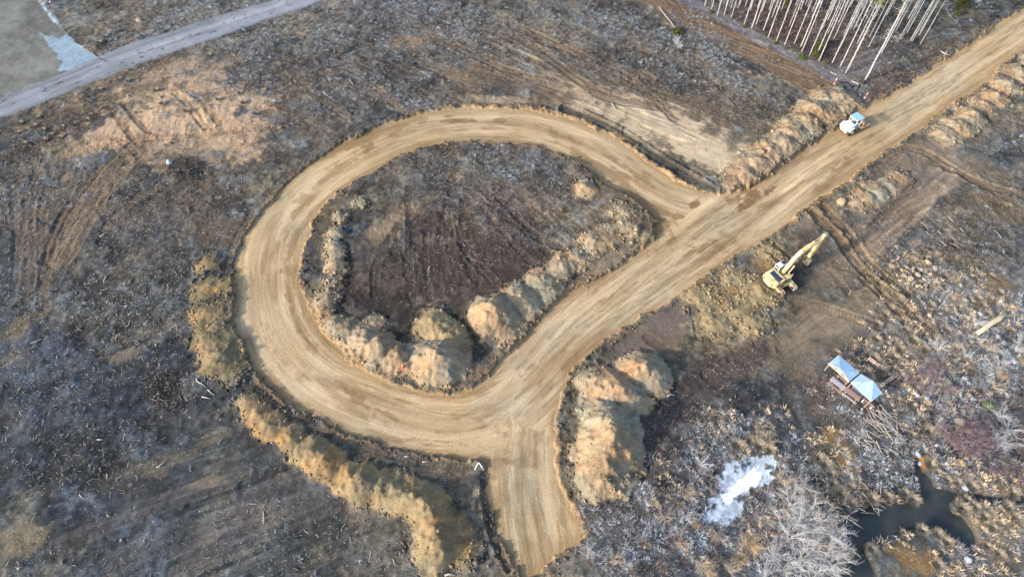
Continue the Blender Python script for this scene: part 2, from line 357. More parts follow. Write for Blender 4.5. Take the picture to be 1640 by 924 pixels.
for pts, wd, dep, col, stg in tracks:
    P = WP(pts, 2); m = np.zeros(xS.shape, bool)
    m = (xS > P[:, 0].min() - wd) & (xS < P[:, 0].max() + wd) & (yS > P[:, 1].min() - wd) & (yS < P[:, 1].max() + wd)
    d, s, o = line_d(P, xS[m], yS[m]); of = d * o
    mk = sst(wd * .5 + .35, wd * .5 - .2, d + .25 * nB[m])
    grain = vnoise(of * 2.6, s * .12, 61) * .6 + vnoise(of * 6, s * .3, 62) * .4
    ridge = np.exp(-((d - wd * .5 - .15) / .22) ** 2) * dep * .6
    dz = -dep * (.5 if wd > 2 else 1) * mk + grain * mk * min(dep, .1) * .8 + ridge * (1 + nC[m])
    cleat = .03 * np.sin(s * 2 * math.pi / .55) * mk if wd < 2 else 0
    Zs[m] += dz + cleat
    TRK.append((m, mk * stg, grain, col))

# gravel pad, gravel road
gflat = np.maximum(sd_gr, sd_pad)
g_in = sst(-.5, .2, gflat); Zs = Zs * (1 - g_in) + (.05 + .015 * nC + .02 * nB) * g_in
grd_d, grd_s, grd_o = line_d(WP([(-80,205),(0,172),(100,135),(200,92),(300,58),(400,27),(470,5),(540,-20)], 1), xS, yS)
gstreak = vnoise(grd_d * grd_o * 1.5, grd_s * .05, 71) + .5 * vnoise(grd_d * grd_o * 4, grd_s * .1, 72)
g_road = sst(-.1, .3, sd_gr)
Zs += g_road * (.10 - .01 * grd_d + .012 * gstreak)

# ------------------------------------------------------------- spoil heaps: (label, category, [(px,py,r,h)...])
heaps = [
 ('large sandy spoil heap with steep orange flank beside the short spur road', 'dirt mound', [(970,668,3.5,2.1),(974,688,3.9,2.5),(974,708,4.1,2.7),(972,728,4.0,2.6),(968,748,3.7,2.2),(962,766,3.1,1.4)]),
 ('rust brown spoil heap just above the large sandy one at the fork', 'dirt mound', [(950,612,2.7,1.0),(966,618,3.0,1.4),(985,626,3.2,1.7),(1003,632,3.0,1.6),(1020,640,2.4,1.1)]),
 ('olive brown spoil heap furthest from the fork, next to its rust brown neighbour', 'dirt mound', [(1028,598,3.3,1.9),(1042,604,3.1,1.6),(1005,592,2.0,.8)]),
 ('low ochre bank curving along the outside of the loop road', 'earth bank', [(334,425,2.4,.6),(330,465,2.6,.7),(330,505,2.8,.8),(338,545,3.0,.95),(352,578,3.2,1.0),(372,598,2.6,.7),(362,460,2.6,.45),(362,500,2.8,.5),(368,540,3.0,.5),(378,570,2.4,.45)]),
 ('long ragged ridge of ochre spoil stepping down below the loop road', 'earth bank', [(398,645,2.3,.6),(415,665,2.8,.8),(436,682,2.9,1.0),(466,700,2.5,1.1),(500,728,3.0,1.35),(522,742,3.1,1.45),(560,765,2.6,1.2),(582,777,3.2,1.6),(612,786,3.1,1.5),(640,796,3.3,1.7),(664,802,3.0,1.6),(685,812,3.2,2.1),(697,832,3.0,2.0),(700,852,3.0,1.9),(700,872,3.1,1.8),(694,895,2.8,1.3),(735,880,3.2,.7),(735,845,2.4,.5)]),
 ('long brown spoil ridge with eroded flank on the lower edge of the island', 'earth bank', [(535,520,2.4,1.0),(555,532,2.9,1.6),(585,548,2.9,1.7),(610,560,2.9,1.7),(635,575,2.5,1.4),(655,585,2.0,.8),(600,520,2.0,.6)]),
 ('tall rounded orange spoil heap at the lowest point of the island', 'dirt mound', [(700,582,4.0,2.6),(690,590,3.0,1.6),(720,580,3.2,1.6),(712,560,2.6,1.4)]),
 ('grey fan shaped apron of ribbed sand behind the tall orange heap', 'dirt mound', [(692,520,2.8,1.0),(708,535,3.2,1.3),(722,545,3.0,1.1),(675,530,2.2,.6),(700,505,1.8,.6)]),
 ('pale orange heap largest of the row along the straight side of the island', 'dirt mound', [(792,508,3.9,2.5),(780,500,2.8,1.7),(808,528,3.2,1.1)]),
 ('second heap of the island row, half as tall as the pale orange one', 'dirt mound', [(832,480,3.1,1.6),(845,490,2.8,1.1)]),
 ('third heap of the island row, rounded with orange crown', 'dirt mound', [(866,455,2.8,1.4),(880,468,2.6,.9)]),
 ('fourth heap of the island row, low and crumbling', 'dirt mound', [(902,427,2.6,1.0),(890,440,2.2,.7),(925,415,2.2,.6)]),
 ('broken line of low clods where the island row fades towards the junction', 'dirt mound', [(950,392,2.6,.8),(972,382,2.6,.8),(1000,372,2.4,.6)]),
 ('low rough clod heap on the island tip beside the junction', 'dirt mound', [(990,340,2.0,.45),(1006,348,2.2,.45)]),
 ('small orange heap alone under the far inner edge of the loop', 'dirt mound', [(935,303,1.9,.95),(943,309,1.7,.7)]),
 ('crumbly ridge following the near left inner edge of the loop', 'earth bank', [(545,350,1.6,.45),(538,375,1.9,.6),(535,400,2.0,.7),(538,425,2.0,.7),(532,450,1.8,.5),(575,325,1.7,.4),(520,480,2.2,.6),(520,500,2.0,.6)]),
 ('large orange spoil bank between the road and the dark clearing by the pines', 'earth bank', [(1172,293,2.6,.8),(1190,280,3.0,1.1),(1212,262,3.2,1.3),(1232,247,3.2,1.5),(1252,232,3.2,1.6),(1268,212,3.4,1.7),(1288,198,3.2,1.6),(1300,180,3.4,1.6),(1322,176,3.4,1.5)]),
 ('raked yellowish heap at the corner of the pine stand near the black pipe', 'dirt mound', [(1318,160,3.0,1.1),(1340,162,3.6,1.3),(1362,168,2.8,.8)]),
 ('lumpy bank of yellow spoil along the right shoulder of the road', 'earth bank', [(1515,218,2.9,1.2),(1535,205,2.9,1.4),(1552,190,2.8,1.4),(1572,172,2.8,1.3),(1592,158,2.8,1.3),(1612,140,2.8,1.2),(1632,120,2.8,1.2),(1655,100,2.8,1.1)]),
 ('low sandy bank beside the pale boulder near the excavator', 'earth bank', [(1370,326,2.0,.6),(1388,320,2.4,.9),(1405,308,2.4,.9),(1424,300,2.2,.8),(1440,288,2.0,.5)]),
 ('trampled sandy heap of crawler prints beside the excavator', 'dirt mound', [(1115,480,3.0,.5),(1140,520,3.2,.7),(1180,500,3.6,.6),(1215,470,3.2,.7),(1205,520,3.0,.7),(1228,405,2.8,.6),(1170,450,3.0,.4)]),
 ('tiny orange clod heap on the loop shoulder below the fork', 'dirt mound', [(935,790,1.2,.35),(945,800,1.0,.3)]),
]
n_h = fbm(xS, yS, 2.0, 4, 81); n_h2 = fbm(xS, yS, .8, 3, 83)
ridg = 1 - np.abs(fbm(xS, yS, 1.6, 3, 85)) * 1.6
heap_id = np.zeros(xS.shape, int); heap_h = np.zeros(xS.shape)
for k, (lb, ct, lumps) in enumerate(heaps):
    acc = np.zeros(xS.shape)
    for (px, py, r, h) in lumps:
        cx, cy = W(px, py); r = r * (.80 if k == 4 else .94); h = h * (.9 if k in (3, 4, 5) else 1) * (1 + .22 * math.sin(px * 1.7 + py)); m = (np.abs(xS - cx) < r * 1.5) & (np.abs(yS - cy) < r * 1.5)
        dx, dy = xS[m] - cx, yS[m] - cy; an = np.arctan2(dy, dx)
        d = np.hypot(dx, dy) / r
        gul = vnoise(an * 3.5 + k, d * 1.2 + k * 3, 87) * .5 + vnoise(an * 8.0 + k, d * 1.8, 89) * .25
        dd = d * (.88 + .16 * n_h[m] + .09 * gul * sst(0, .5, d))
        t = np.sqrt(dd * dd + .02) - .14
        p = 1.08 * h * np.clip(1 - t, 0, 1) ** 1.12 * (1 + .06 * n_h2[m])
        a = acc[m]; acc[m] = np.maximum(a, p) + .25 * np.minimum(a, p)
    acc = acc * 1.0
    on = acc > .06
    acc = acc + on * np.minimum(acc, 1) * (.11 * n_h2 + .09 * nC + .09 * (ridg - .5) + .05 * vnoise(xS * 3.4, yS * 3.4, 86))
    new = (acc > heap_h) & (acc > .10); heap_id[new] = k + 1
    heap_h = np.maximum(heap_h, acc)
on_road_guard = sst(.3, -.5, sd_road)
heap_h *= on_road_guard; heap_id[(sd_road > -.05) | (heap_h < .10)] = 0
heap_h *= sst(-1.4, -.2, -sd_pond)
Zs = Zs * sst(.8, 0, heap_h) * .7 + Zs * .3 + np.maximum(heap_h, 0)

# rim windrow and cut of the road
rimn = .5 + .8 * fbm(xS, yS, 1.4, 3, 91)
rim = np.exp(-((sd_road + .35) / .38) ** 2) * np.clip(rimn, 0, 1.6)
isl_side = sdi > -2
Zs += .15 * rim
# inner shoulder of the loop at the far side is higher (banked island)
hi = blob_mask([(1010,330,75,45,38),(950,275,60,25,30),(1045,365,22,40,0)], xS, yS, pxS, pyS)
Zs += .55 * hi * sst(.3, -.6, sd_road)
cut = sst(-.28, .30, sd_road)
fl = flow_o; fs = flow_s
rut = vnoise(fl * 1.7, fs * .035, 95) * .6 + vnoise(fl * 4.3, fs * .07, 96) * .4
Zroad = -.62 + .035 * rut + .04 * fbm(xS, yS, 14, 2, 97) + .012 * nC
Zs = Zs * (1 - cut) + Zroad * cut
# pond bed
pcut = sst(-.5, .6, sd_pond)
Zs = np.maximum(Zs, -.30 + .0 * Zs) * (1 - pcut) + (-1.0) * pcut
ic = sst(-.5, .3, sd_ice); Zs = Zs * (1 - ic) + (-.08 + .04 * nB + .03 * nC) * ic
Z = full(Zs)
edge_out = ~sub
Z[edge_out] = .25 * fbm(X[edge_out], Y[edge_out], 9.0, 2, 1)
# stream bed below the edge of the frame and fill so water never shows elsewhere
def hz(x, y):
    x = np.atleast_1d(np.asarray(x, float)); y = np.atleast_1d(np.asarray(y, float))
    i = np.clip(np.searchsorted(xs, x) - 1, 0, NX - 2); j = np.clip(np.searchsorted(ys, y) - 1, 0, NY - 2)
    fx = (x - xs[i]) / (xs[i + 1] - xs[i]); fy = (y - ys[j]) / (ys[j + 1] - ys[j])
    r = (Z[j, i] * (1 - fx) + Z[j, i + 1] * fx) * (1 - fy) + (Z[j + 1, i] * (1 - fx) + Z[j + 1, i + 1] * fx) * fy
    return r
def G(px, py, dz=0.0):
    x, y = W(px, py); z = float(hz(x, y)[0]); return (x, y, z + dz)

# ---------------------------------------------------------------- colours (as seen on level ground, sRGB)
cgx = np.array([0,205,410,615,820,1025,1230,1435,1640.]); cgy = np.array([0,154,308,462,616,770,924.])
CG = np.array([
 [(110,112,112),(105,98,92),(108,108,110),(98,94,96),(104,97,92),(106,102,102),(104,90,86),(92,88,84),(114,106,96)],
 [(100,95,90),(140,120,102),(100,92,88),(96,88,84),(108,96,86),(106,95,84),(96,86,78),(108,104,100),(112,104,95)],
 [(82,82,86),(94,86,82),(110,96,84),(103,94,84),(92,82,78),(118,106,92),(110,98,84),(114,102,90),(98,94,94)],
 [(82,82,84),(76,74,74),(82,77,72),(84,75,72),(80,70,66),(110,98,86),(116,102,86),(108,100,92),(104,101,102)],
 [(72,76,80),(70,71,75),(80,76,72),(98,88,76),(98,90,80),(88,82,76),(85,80,78),(98,92,88),(104,100,101)],
 [(76,79,80),(78,76,74),(84,80,76),(94,86,78),(98,88,78),(82,76,72),(96,92,90),(94,87,80),(110,104,100)],
 [(90,88,84),(76,77,79),(86,87,88),(80,78,78),(93,86,80),(86,86,90),(84,85,90),(82,80,76),(114,107,98)]], float)
def grid_col(px, py):
    gx = np.clip(np.interp(px, cgx, np.arange(9)), 0, 7.999); gy = np.clip(np.interp(py, cgy, np.arange(7)), 0, 5.999)
    i = gx.astype(int); j = gy.astype(int); fx = (gx - i)[:, None]; fy = (gy - j)[:, None]
    return (CG[j, i] * (1 - fx) + CG[j, i + 1] * fx) * (1 - fy) + (CG[j + 1, i] * (1 - fx) + CG[j + 1, i + 1] * fx) * fy
wob = 14 * nA
C = grid_col(pxS + wob, pyS + wob)
def paint(C, bl, col, ns, edge=.5, st=1.0):
    m = blob_mask(bl, None, None, pxS, pyS, ns, edge)[:, None] * st
    return C * (1 - m) + np.array(col, float) * m
nP = .5 * nA + .8 * nB + .35 * nC
# mottling of the churned soil
mott = 1 + rough * (.24 * nB + .20 * nC + .16 * nA) + .06 * nC
warm = fbm(xS, yS, 3.2, 3, 101)
def mixc(C, m, col): return C * (1 - m[:, None]) + np.array(col, float) * m[:, None]
pat1 = fbm(xS, yS, 11.0, 5, 201, .6) + .35 * STK * STW; pat2 = fbm(xS, yS, 8.0, 5, 203, .6) + .3 * STK * STW
C = mixc(C, .55 * sst(.12, .55, pat1), (132, 118, 100)); C = mixc(C, .60 * sst(.15, .6, pat2), (56, 56, 60)); 
C = mixc(C, .45 * sst(.25, .7, fbm(xS, yS, 5.0, 4, 205, .6)) * rough, (112, 118, 126))
ash = (sst(760, 250, pxS) * sst(300, 520, pyS) + .8 * sst(950, 1150, pxS) * sst(560, 700, pyS))[:, None]
C = C * (np.array([.96, 1.0, 1.0]) * (1 - ash) + np.array([.86, .94, 1.01]) * ash) * mott[:, None] * (1 + warm[:, None] * np.array([.06, .01, -.05]))
P_ = paint
C = P_(C, [(235,200,110,38,-12,.8),(330,150,100,28,6,.75),(155,225,50,30,-20,.6),(385,215,60,42,20,.8),(300,255,70,20,-5,.45),(270,115,60,12,-22,.6)], (188,162,134), nP, .7)
C = P_(C, [(345,180,60,30,0,.4),(210,215,50,16,-10,.5),(400,240,35,18,0,.4)], (198,170,142), nP, .7)
C = P_(C, [(655,68,42,14,-8,.8),(620,160,40,10,30,.5),(730,120,50,14,20,.5),(880,140,110,22,22,.5)], (152,130,106), nP, .6)
C = P_(C, [(1070,208,120,30,20,.95),(965,178,70,11,12,.85),(1150,250,70,22,32,.8),(800,160,60,8,3,.6)], (194,175,148), nP, .45)
C = P_(C, [(1160,255,55,14,38,.6)], (152,142,128), nP, .5)
C = P_(C, [(1450,345,120,20,-38,.75),(1330,515,80,25,-18,.6),(1400,465,50,15,-25,.5)], (156,138,118), nP, .6)
C = P_(C, [(1300,395,55,26,-20,.75),(1420,290,36,18,0,.6),(1350,440,60,14,30,.4)], (86,76,72), nP, .6)
C = P_(C, [(1170,480,72,50,-25,.9),(1232,408,26,24,0,.8)], (160,134,94), nP, .5)
C = P_(C, [(1120,610,110,26,-36,.75),(1050,700,50,50,0,.6),(985,800,40,26,0,.6)], (66,61,62), nP, .5)
C = P_(C, [(1060,530,75,28,-35,.7),(1000,590,1,1,0)], (120,104,98), nP, .5)
C = P_(C, [(1350,735,24,66,-32,.9),(1470,905,75,30,8,.8),(1590,470,36,30,0,.6),(1440,500,50,16,40,.4),(1600,330,60,30,20,.3)], (152,122,80), nP, .6)
C = P_(C, [(1477,737,6,17,-25,1)], (178,126,66), nP, .3)
C = P_(C, [(1320,640,40,50,-20,.5),(1300,720,24,40,-20,.4)], (120,100,80), nP, .7)
C = P_(C, [(20,865,62,32,-20,.75),(30,535,26,30,30,.6),(335,770,36,8,-14,.8),(250,745,70,16,-20,.5),(205,570,26,10,-20,.6),(345,700,34,10,-25,.5),(30,575,30,26,0,.4)], (142,130,108), nP, .6)
C = P_(C, [(640,350,60,14,-35,.7),(690,360,40,10,-15,.6),(620,375,40,12,0,.5)], (154,134,108), nP, .5)
C = P_(C, [(750,405,150,66,20,.85),(620,460,70,50,0,.7),(690,440,60,50,0,.75)], (76, 65, 60), nP, .5)
C = P_(C, [(620,490,80,26,20,.8),(560,440,16,50,0,.6),(570,345,40,16,-30,.5)], (56, 51, 50), nP, .5)  # painted shadow beside the island's spoil ridge and crumbly inner ridge
C = P_(C, [(940,370,60,22,20,.3),(1010,335,50,26,35,.6),(520,350,30,60,20,.5),(505,500,20,40,-20,.5)], (122,108,86), nP, .6)
C = P_(C, [(300,268,40,22,0,.8),(265,625,34,28,20,.8),(375,330,30,20,0,.5),(300,440,60,26,0,.4),(150,500,60,50,0,.35),(480,520,1,1,0)], (46,44,46), nP, .8)
C = P_(C, [(90,370,60,70,20,.35),(350,370,60,30,0,.5),(230,350,50,20,0,.3)], (116,100,86), nP, .6)
C = P_(C, [(1320,75,160,34,27,.65)], (98,80,74), nP, .4)                     # forest floor
C = P_(C, [(1215,62,140,9,29,.8),(1330,120,60,14,28,.8),(1390,100,50,22,-20,.7)], (134,134,142), nP, .4)
C = P_(C, [(1480,100,120,8,-36,.7),(1440,130,80,7,-36,.6)], (92,80,72), nP, .4)
C = P_(C, [(1180,760,130,60,0,.3),(1090,860,120,50,0,.4),(1560,700,110,120,0,.35)], (70,66,70), nP, .7)
C = P_(C, [(1600,830,60,70,20,.5)], (150,134,108), nP, .6)
C = P_(C, [(1440,330,150,42,-38,.75),(1500,250,60,26,-20,.6),(1360,420,60,30,-20,.5)], (146,132,118), nP, .6)
C = P_(C, [(960,150,150,22,20,.6),(820,130,90,30,20,.4),(1080,165,110,16,22,.6)], (122,106,90), nP, .7)
C = P_(C, [(635,352,62,16,-35,.75),(700,385,50,10,0,.4)], (150,134,112), nP, .6)
C = P_(C, [(270,200,170,60,-8,.7),(300,130,70,18,-20,.6)], (180, 158, 132), nP, 1.0)
C = P_(C, [(250,185,95,34,-10,.8),(170,220,50,20,-10,.7),(330,185,70,30,0,.6)], (198,172,144), nP, .9)
C = P_(C, [(1000,170,150,22,18,.6),(1090,215,150,34,22,.85)], (188, 170, 144), nP, .6)
C = P_(C, [(1065,205,130,26,20,.8),(1120,240,80,24,30,.8),(1010,178,60,8,10,.7)], (206,188,160), nP, .6)
C = P_(C, [(820,548,55,22,-45,.8),(900,478,55,16,-35,.8),(968,424,50,15,-35,.7),(745,598,48,20,-15,.8),(620,590,60,14,25,.6)], (146,130,108), nP, .4)
C = P_(C, [(1390,400,80,30,-35,.6),(1250,560,60,30,-20,.5),(1320,560,60,24,-20,.5),(1300,350,40,16,-20,.6),(1470,250,50,20,-30,.5),(1560,270,60,16,20,.5)], (134,120,102), nP, .7)
C = P_(C, [(660,725,110,12,12,.5),(420,630,60,20,40,.4),(720,770,50,22,20,.5)], (104,98,92), nP, .6)
C = P_(C, [(1530,560,140,60,20,.4),(1230,860,90,60,0,.5),(1070,860,130,50,0,.4),(1600,640,60,120,0,.4)], (118,120,126), nP, .9)
for m, mk, grain, col in TRK:
    c = np.array(col, float) * (1 + .16 * grain[:, None]); C[m] = C[m] * (1 - mk[:, None]) + c * mk[:, None]
C = C * (1 + .16 * (STK * STW * (1 - cut))[:, None])
# heaps
hw = sst(.06, .35, heap_h + .12 * n_h2)[:, None]
hue = fbm(xS, yS, 3.0, 3, 111)[:, None]
hc = np.array((164, 148, 124.)) * (1 + .10 * n_h2[:, None]) + hue * np.array((12, -2, -10.))
olv = sst(-.2, .5, fbm(xS, yS, 2.4, 3, 115) + .5 * (pxS > 350) * (pyS < 600))[:, None]
left_heaps = np.isin(heap_id, [4, 5])[:, None]
hc = np.where(left_heaps, np.array((152, 134, 103.)) * (1 + .10 * n_h2[:, None]) + hue * np.array((16, 2, -8.)), hc)
hc = np.where(heap_id[:, None] == 4, hc * (1 - .75 * olv) + np.array((112, 106, 84.)) * .75 * olv, hc)
hc = np.where(np.isin(heap_id, [8, 21])[:, None], np.array((160, 144, 112.)) * (1 + .08 * n_h2[:, None]), hc)
chain = np.isin(heap_id, [4, 5, 6])[:, None]
loam = sst(.15 - .25 * chain[:, 0], .6, fbm(xS, yS, 2.2, 5, 117, .65))[:, None] * .5
hc = hc * (1 - loam) + np.array((116, 102, 84.)) * loam
C = C * (1 - hw) + hc * hw
# soil thrown around the foot of heaps and rims
rc = (np.clip(rim, 0, 1) * sst(.25, -.1, sd_road))[:, None] * .75
C = C * (1 - rc) + np.array((160, 132, 100.)) * rc
# road
rs_m = .35 + .9 * sst(-.3, .5, fbm(xS, yS, 8, 2, 129))[:, None]
rs = (vnoise(fl * 2.2, fs * .03, 121) * .5 + vnoise(fl * 6, fs * .06, 122) * .35 + vnoise(fl * .8, fs * .02, 123) * .5)[:, None]
roadc = np.array((194, 172, 136.)) * (1 + .13 * rs * rs_m) + fbm(xS, yS, 9, 3, 124)[:, None] * np.array((6, 8, 12.))
grey_m = blob_mask([(835,770,30,60,0,.6),(800,650,60,30,0,.5),(900,530,60,24,-38,.5),(1480,150,120,25,-36,.6),(1150,360,60,20,-30,.4),(450,350,40,50,-40,.4),(760,195,90,12,0,.4)], None, None, pxS, pyS, nP, .4)[:, None]
roadc = roadc * (1 - grey_m) + np.array((192, 180, 156.)) * grey_m
broad = fbm(fl, fs * .12, 1.4, 4, 128)[:, None]
roadc = roadc * (1 + .13 * broad)
cream_ = sst(.15, .6, fbm(fl, fs * .2, 2.6, 5, 131, .6))[:, None] * .55
roadc = roadc * (1 - cream_) + np.array((208, 192, 162.)) * cream_
umb = sst(.28, .62, fbm(fl * 1.1, fs * .25, 1.9, 5, 137, .65))[:, None] * .5
roadc = roadc * (1 - umb) + np.array((150, 126, 94.)) * umb
brown = blob_mask([(590,222,60,8,-22,.6),(720,190,14,4,0,.8),(545,265,40,7,-35,.5),(480,330,30,12,-50,.5),(470,420,10,50,0,.6),(480,520,10,60,-20,.5),(640,640,120,6,14,.45),(940,250,60,9,28,.6),(1020,290,50,12,32,.6),(1050,345,16,36,-30,.6),(1200,310,36,12,-35,.6),(1100,400,1,1,0),(1110,325,14,8,0,.6),(1140,405,30,8,-35,.35),(1330,275,40,10,-35,.4),(760,735,100,6,4,.4),(550,640,60,5,40,.35),(700,740,60,8,5,.5),(610,200,50,5,-20,.4),(850,890,50,30,0,.25)], None, None, pxS, pyS, .9 * nP + 1.2 * broad[:, 0], 1.0)[:, None]  # brown marks; strips along island's far edge and lower rim paint bank shadow
roadc = roadc * (1 - brown * .8) + np.array((134, 108, 76.)) * brown * .8
wl = np.zeros(xS.shape)
for k in range(16):
    o0 = -5 + 10 * ((k * .618) % 1) + (0 if k % 3 else 40) + (80 if k % 5 == 4 else 0)
    dr = o0 + 2.2 * vnoise(fs / 26 + k * 7, fs * 0 + k, 300 + k)
    vis = sst(0, .35, vnoise(fs / 18 + k * 3, fs * 0 + k, 330 + k)); wdt_ = .10 + .10 * ((k * .37) % 1)
    for pr_ in (0, 1.9):
        for og in (0, 40, 80): wl = np.maximum(wl, vis * np.exp(-((fl - (dr % 40 - (20 if 0 else 0)) - pr_ - og + (10 if False else 0)) / wdt_) ** 2) * (.5 + .5 * vnoise(fs * .9, fl * 2, 360 + k)))
roadc = roadc * (1 - .22 * np.clip(wl, 0, 1))[:, None]
spots = sst(.35, .9, fbm(fl * .8, fs * .18, 1.6, 4, 127))[:, None] * .40
roadc = roadc * (1 - spots) + np.array((138, 112, 82.)) * spots
dk = blob_mask([(1205,306,40,12,-36,.9),(1180,318,20,8,-20,.7),(1112,327,13,8,0,.8),(1268,262,30,6,-35,.5),(1330,272,40,6,-34,.5),(1090,345,10,5,0,.6),(1130,392,12,5,-35,.7),(1108,402,9,4,-30,.7),(1060,393,22,4,-36,.5),(745,190,16,4,0,.8),(590,232,12,6,-25,.7),(800,192,8,4,0,.6),(575,640,24,4,40,.6),(620,663,30,4,30,.6),(700,705,60,4,5,.5),(480,545,5,20,-20,.4),(1330,190,12,5,-35,.4),(1440,200,50,5,-36,.35),(940,500,50,5,-38,.35),(830,740,6,40,0,.25)], None, None, pxS, pyS, 1.1 * nP + .8 * broad[:, 0], 1.0)[:, None] * .75
roadc = roadc * (1 - dk) + np.array((126, 100, 70.)) * dk
for pts_, wd_ in [([(1062,352),(1085,385),(1120,398),(1180,372),(1250,322)],.3),([(1070,340),(1095,372),(1125,385),(1180,358),(1250,308)],.3),([(1140,383),(1165,402),(1192,420)],.6),([(1158,372),(1185,390),(1215,408)],.6),([(905,560),(866,606),(842,660),(836,730),(842,820)],.3),([(925,568),(884,612),(862,665),(856,740),(862,830)],.3),([(775,738),(805,730),(826,752),(828,800),(850,880)],.35),([(700,690),(790,684),(850,645),(905,585)],.3),([(560,640),(592,655),(612,674),(650,694)],.4),([(610,702),(690,712),(770,712)],.3),([(440,560),(490,622),(540,655),(590,672)],.3),([(1400,215),(1350,262),(1290,290),(1230,330)],.3),([(1480,150),(1420,205),(1330,250)],.3),([(1540,120),(1490,160),(1400,205),(1310,280)],.25),([(520,270),(570,238),(640,212),(720,196)],.3),([(500,300),(560,250),(640,224)],.25),([(860,200),(930,225),(990,262),(1040,300)],.3),([(1000,430),(930,482),(880,540)],.3),([(1020,450),(950,505),(900,560)],.3)]:
    P_l = WP(pts_, 2); mm = (xS > P_l[:, 0].min() - 1) & (xS < P_l[:, 0].max() + 1) & (yS > P_l[:, 1].min() - 1) & (yS < P_l[:, 1].max() + 1)
    dl, sl_, ol = line_d(P_l, xS[mm] + .25 * nA[mm], yS[mm]); k_l = (.30 * np.exp(-(dl / wd_) ** 2) * np.clip(.7 + .7 * vnoise(sl_ * .8, dl * 0 + 3, 140), 0, 1.2))[:, None]
    roadc[mm] = roadc[mm] * (1 - k_l) + np.array((112, 90, 64.)) * k_l
edge_d = sst(1.6, .3, sd_road)[:, None] * .35  # darker band inside the road edge, bank shadow put into the colour
roadc = roadc * (1 - edge_d) + np.array((150, 120, 82.)) * edge_d
cr = sst(-.15, .1, sd_road)[:, None]
C = C * (1 - cr) + roadc * cr
# gravel
gp = sst(-.1, .15, sd_pad)[:, None]
ang_pad = vnoise(np.hypot(pxS + 40, pyS - 190) * .16 + .8 * nA, np.arctan2(pyS - 190, pxS + 40) * 4, 131) * sst(-.2, .5, fbm(xS, yS, 9, 2, 138))
C = C * (1 - gp) + (np.array((118, 121, 117.)) * (1 + .10 * nB[:, None] + .08 * nC[:, None] + .12 * ang_pad[:, None] + .10 * fbm(xS, yS, 6, 4, 135)[:, None])) * gp
bp = sst(-.2, .25, sd_blue)[:, None] * .9
C = C * (1 - bp) + np.array((146, 172, 192.)) * (1 + .08 * nC[:, None]) * bp
gr = sst(-.15, .15, sd_gr)[:, None]
C = C * (1 - gr) + np.array((140, 147, 157.)) * (1 + .13 * gstreak[:, None] + .08 * fbm(xS, yS, 3, 4, 133)[:, None] - .25 * sst(.75, .85, fbm(xS, yS, 1.0, 2, 134))[:, None] - .02 * nB[:, None]) * gr
# pond bed, banks and ice
pb = sst(-.3, .3, sd_pond)[:, None]; C = C * (1 - pb) + np.array((52, 52, 48.)) * pb
icm = sst(-.25, .1, sd_ice)
icc = np.where(blob_mask([(1205,768,48,12,-33,1)], None, None, pxS, pyS, nP, .9)[:, None] > .5, np.array((246, 250, 255.)) * (1 + .05 * nC[:, None]), (np.array((188, 204, 224.)) * (1 + .16 * nC[:, None] + .10 * nB[:, None]) * (1 - .55 * sst(.25, .6, fbm(xS, yS, 1.0, 4, 27, .7)))[:, None]))
C = C * (1 - icm[:, None]) + icc * icm[:, None]
C = np.clip(C, 8, 255)
rim_e = np.minimum.reduce([(pxS + 330) / 150, (1970 - pxS) / 150, (pyS + 160) / 90, (1090 - pyS) / 90, (122 - np.abs(xS)) / 14, (150 - yS) / 10]); rim_e = sst(0, 1, rim_e + .3 * nA)[:, None]
C = C * rim_e + np.array((96, 90, 84.)) * mott[:, None] * (1 - rim_e)
CL = np.zeros((NY, NX, 3), np.float32); CL[...] = lin((96, 90, 84)) * KALB
CL[sub] = (lin(C) * KALB)

# detail weights per vertex: x speckle (chips of wood), y mottle, z road grain
det = np.zeros((NY, NX, 3), np.float32); det[..., 1] = .8
bare = np.clip(cr[:, 0] + gp[:, 0] + gr[:, 0] + icm + pb[:, 0], 0, 1)
spk = (1 - bare) * (1 - .8 * hw[:, 0]) * (1 - .55 * smo)
det[sub] = np.stack([spk, np.maximum(.35, (.35 + .65 * (1 - bare)) * (1 - .35 * hw[:, 0]) * (1 - .35 * smo)), cr[:, 0]], 1)
flowv = np.zeros((NY, NX, 3), np.float32); flowv[sub] = np.stack([fl, fs, np.zeros_like(fl)], 1)

# labels of faces
lab = np.zeros((NY, NX), np.int32)
ls = np.zeros(xS.shape, np.int32)
ls[heap_id > 0] = 10 + heap_id[heap_id > 0]
ls[sd_road > -.05] = 1; ls[(sd_pad > 0)] = 3; ls[(sd_gr > 0)] = 2; ls[(sd_ice > -.1)] = 4
lab[sub] = ls
fl4 = lab[:-1, :-1]
IDX = np.arange(NY * NX).reshape(NY, NX)
FQ = np.stack([IDX[:-1, :-1], IDX[:-1, 1:], IDX[1:, 1:], IDX[1:, :-1]], -1).reshape(-1, 4)
FL = fl4.reshape(-1)
VV = np.stack([X, Y, Z], -1).reshape(-1, 3)
CLf = CL.reshape(-1, 3); DTf = det.reshape(-1, 3); FWf = flowv.reshape(-1, 3)

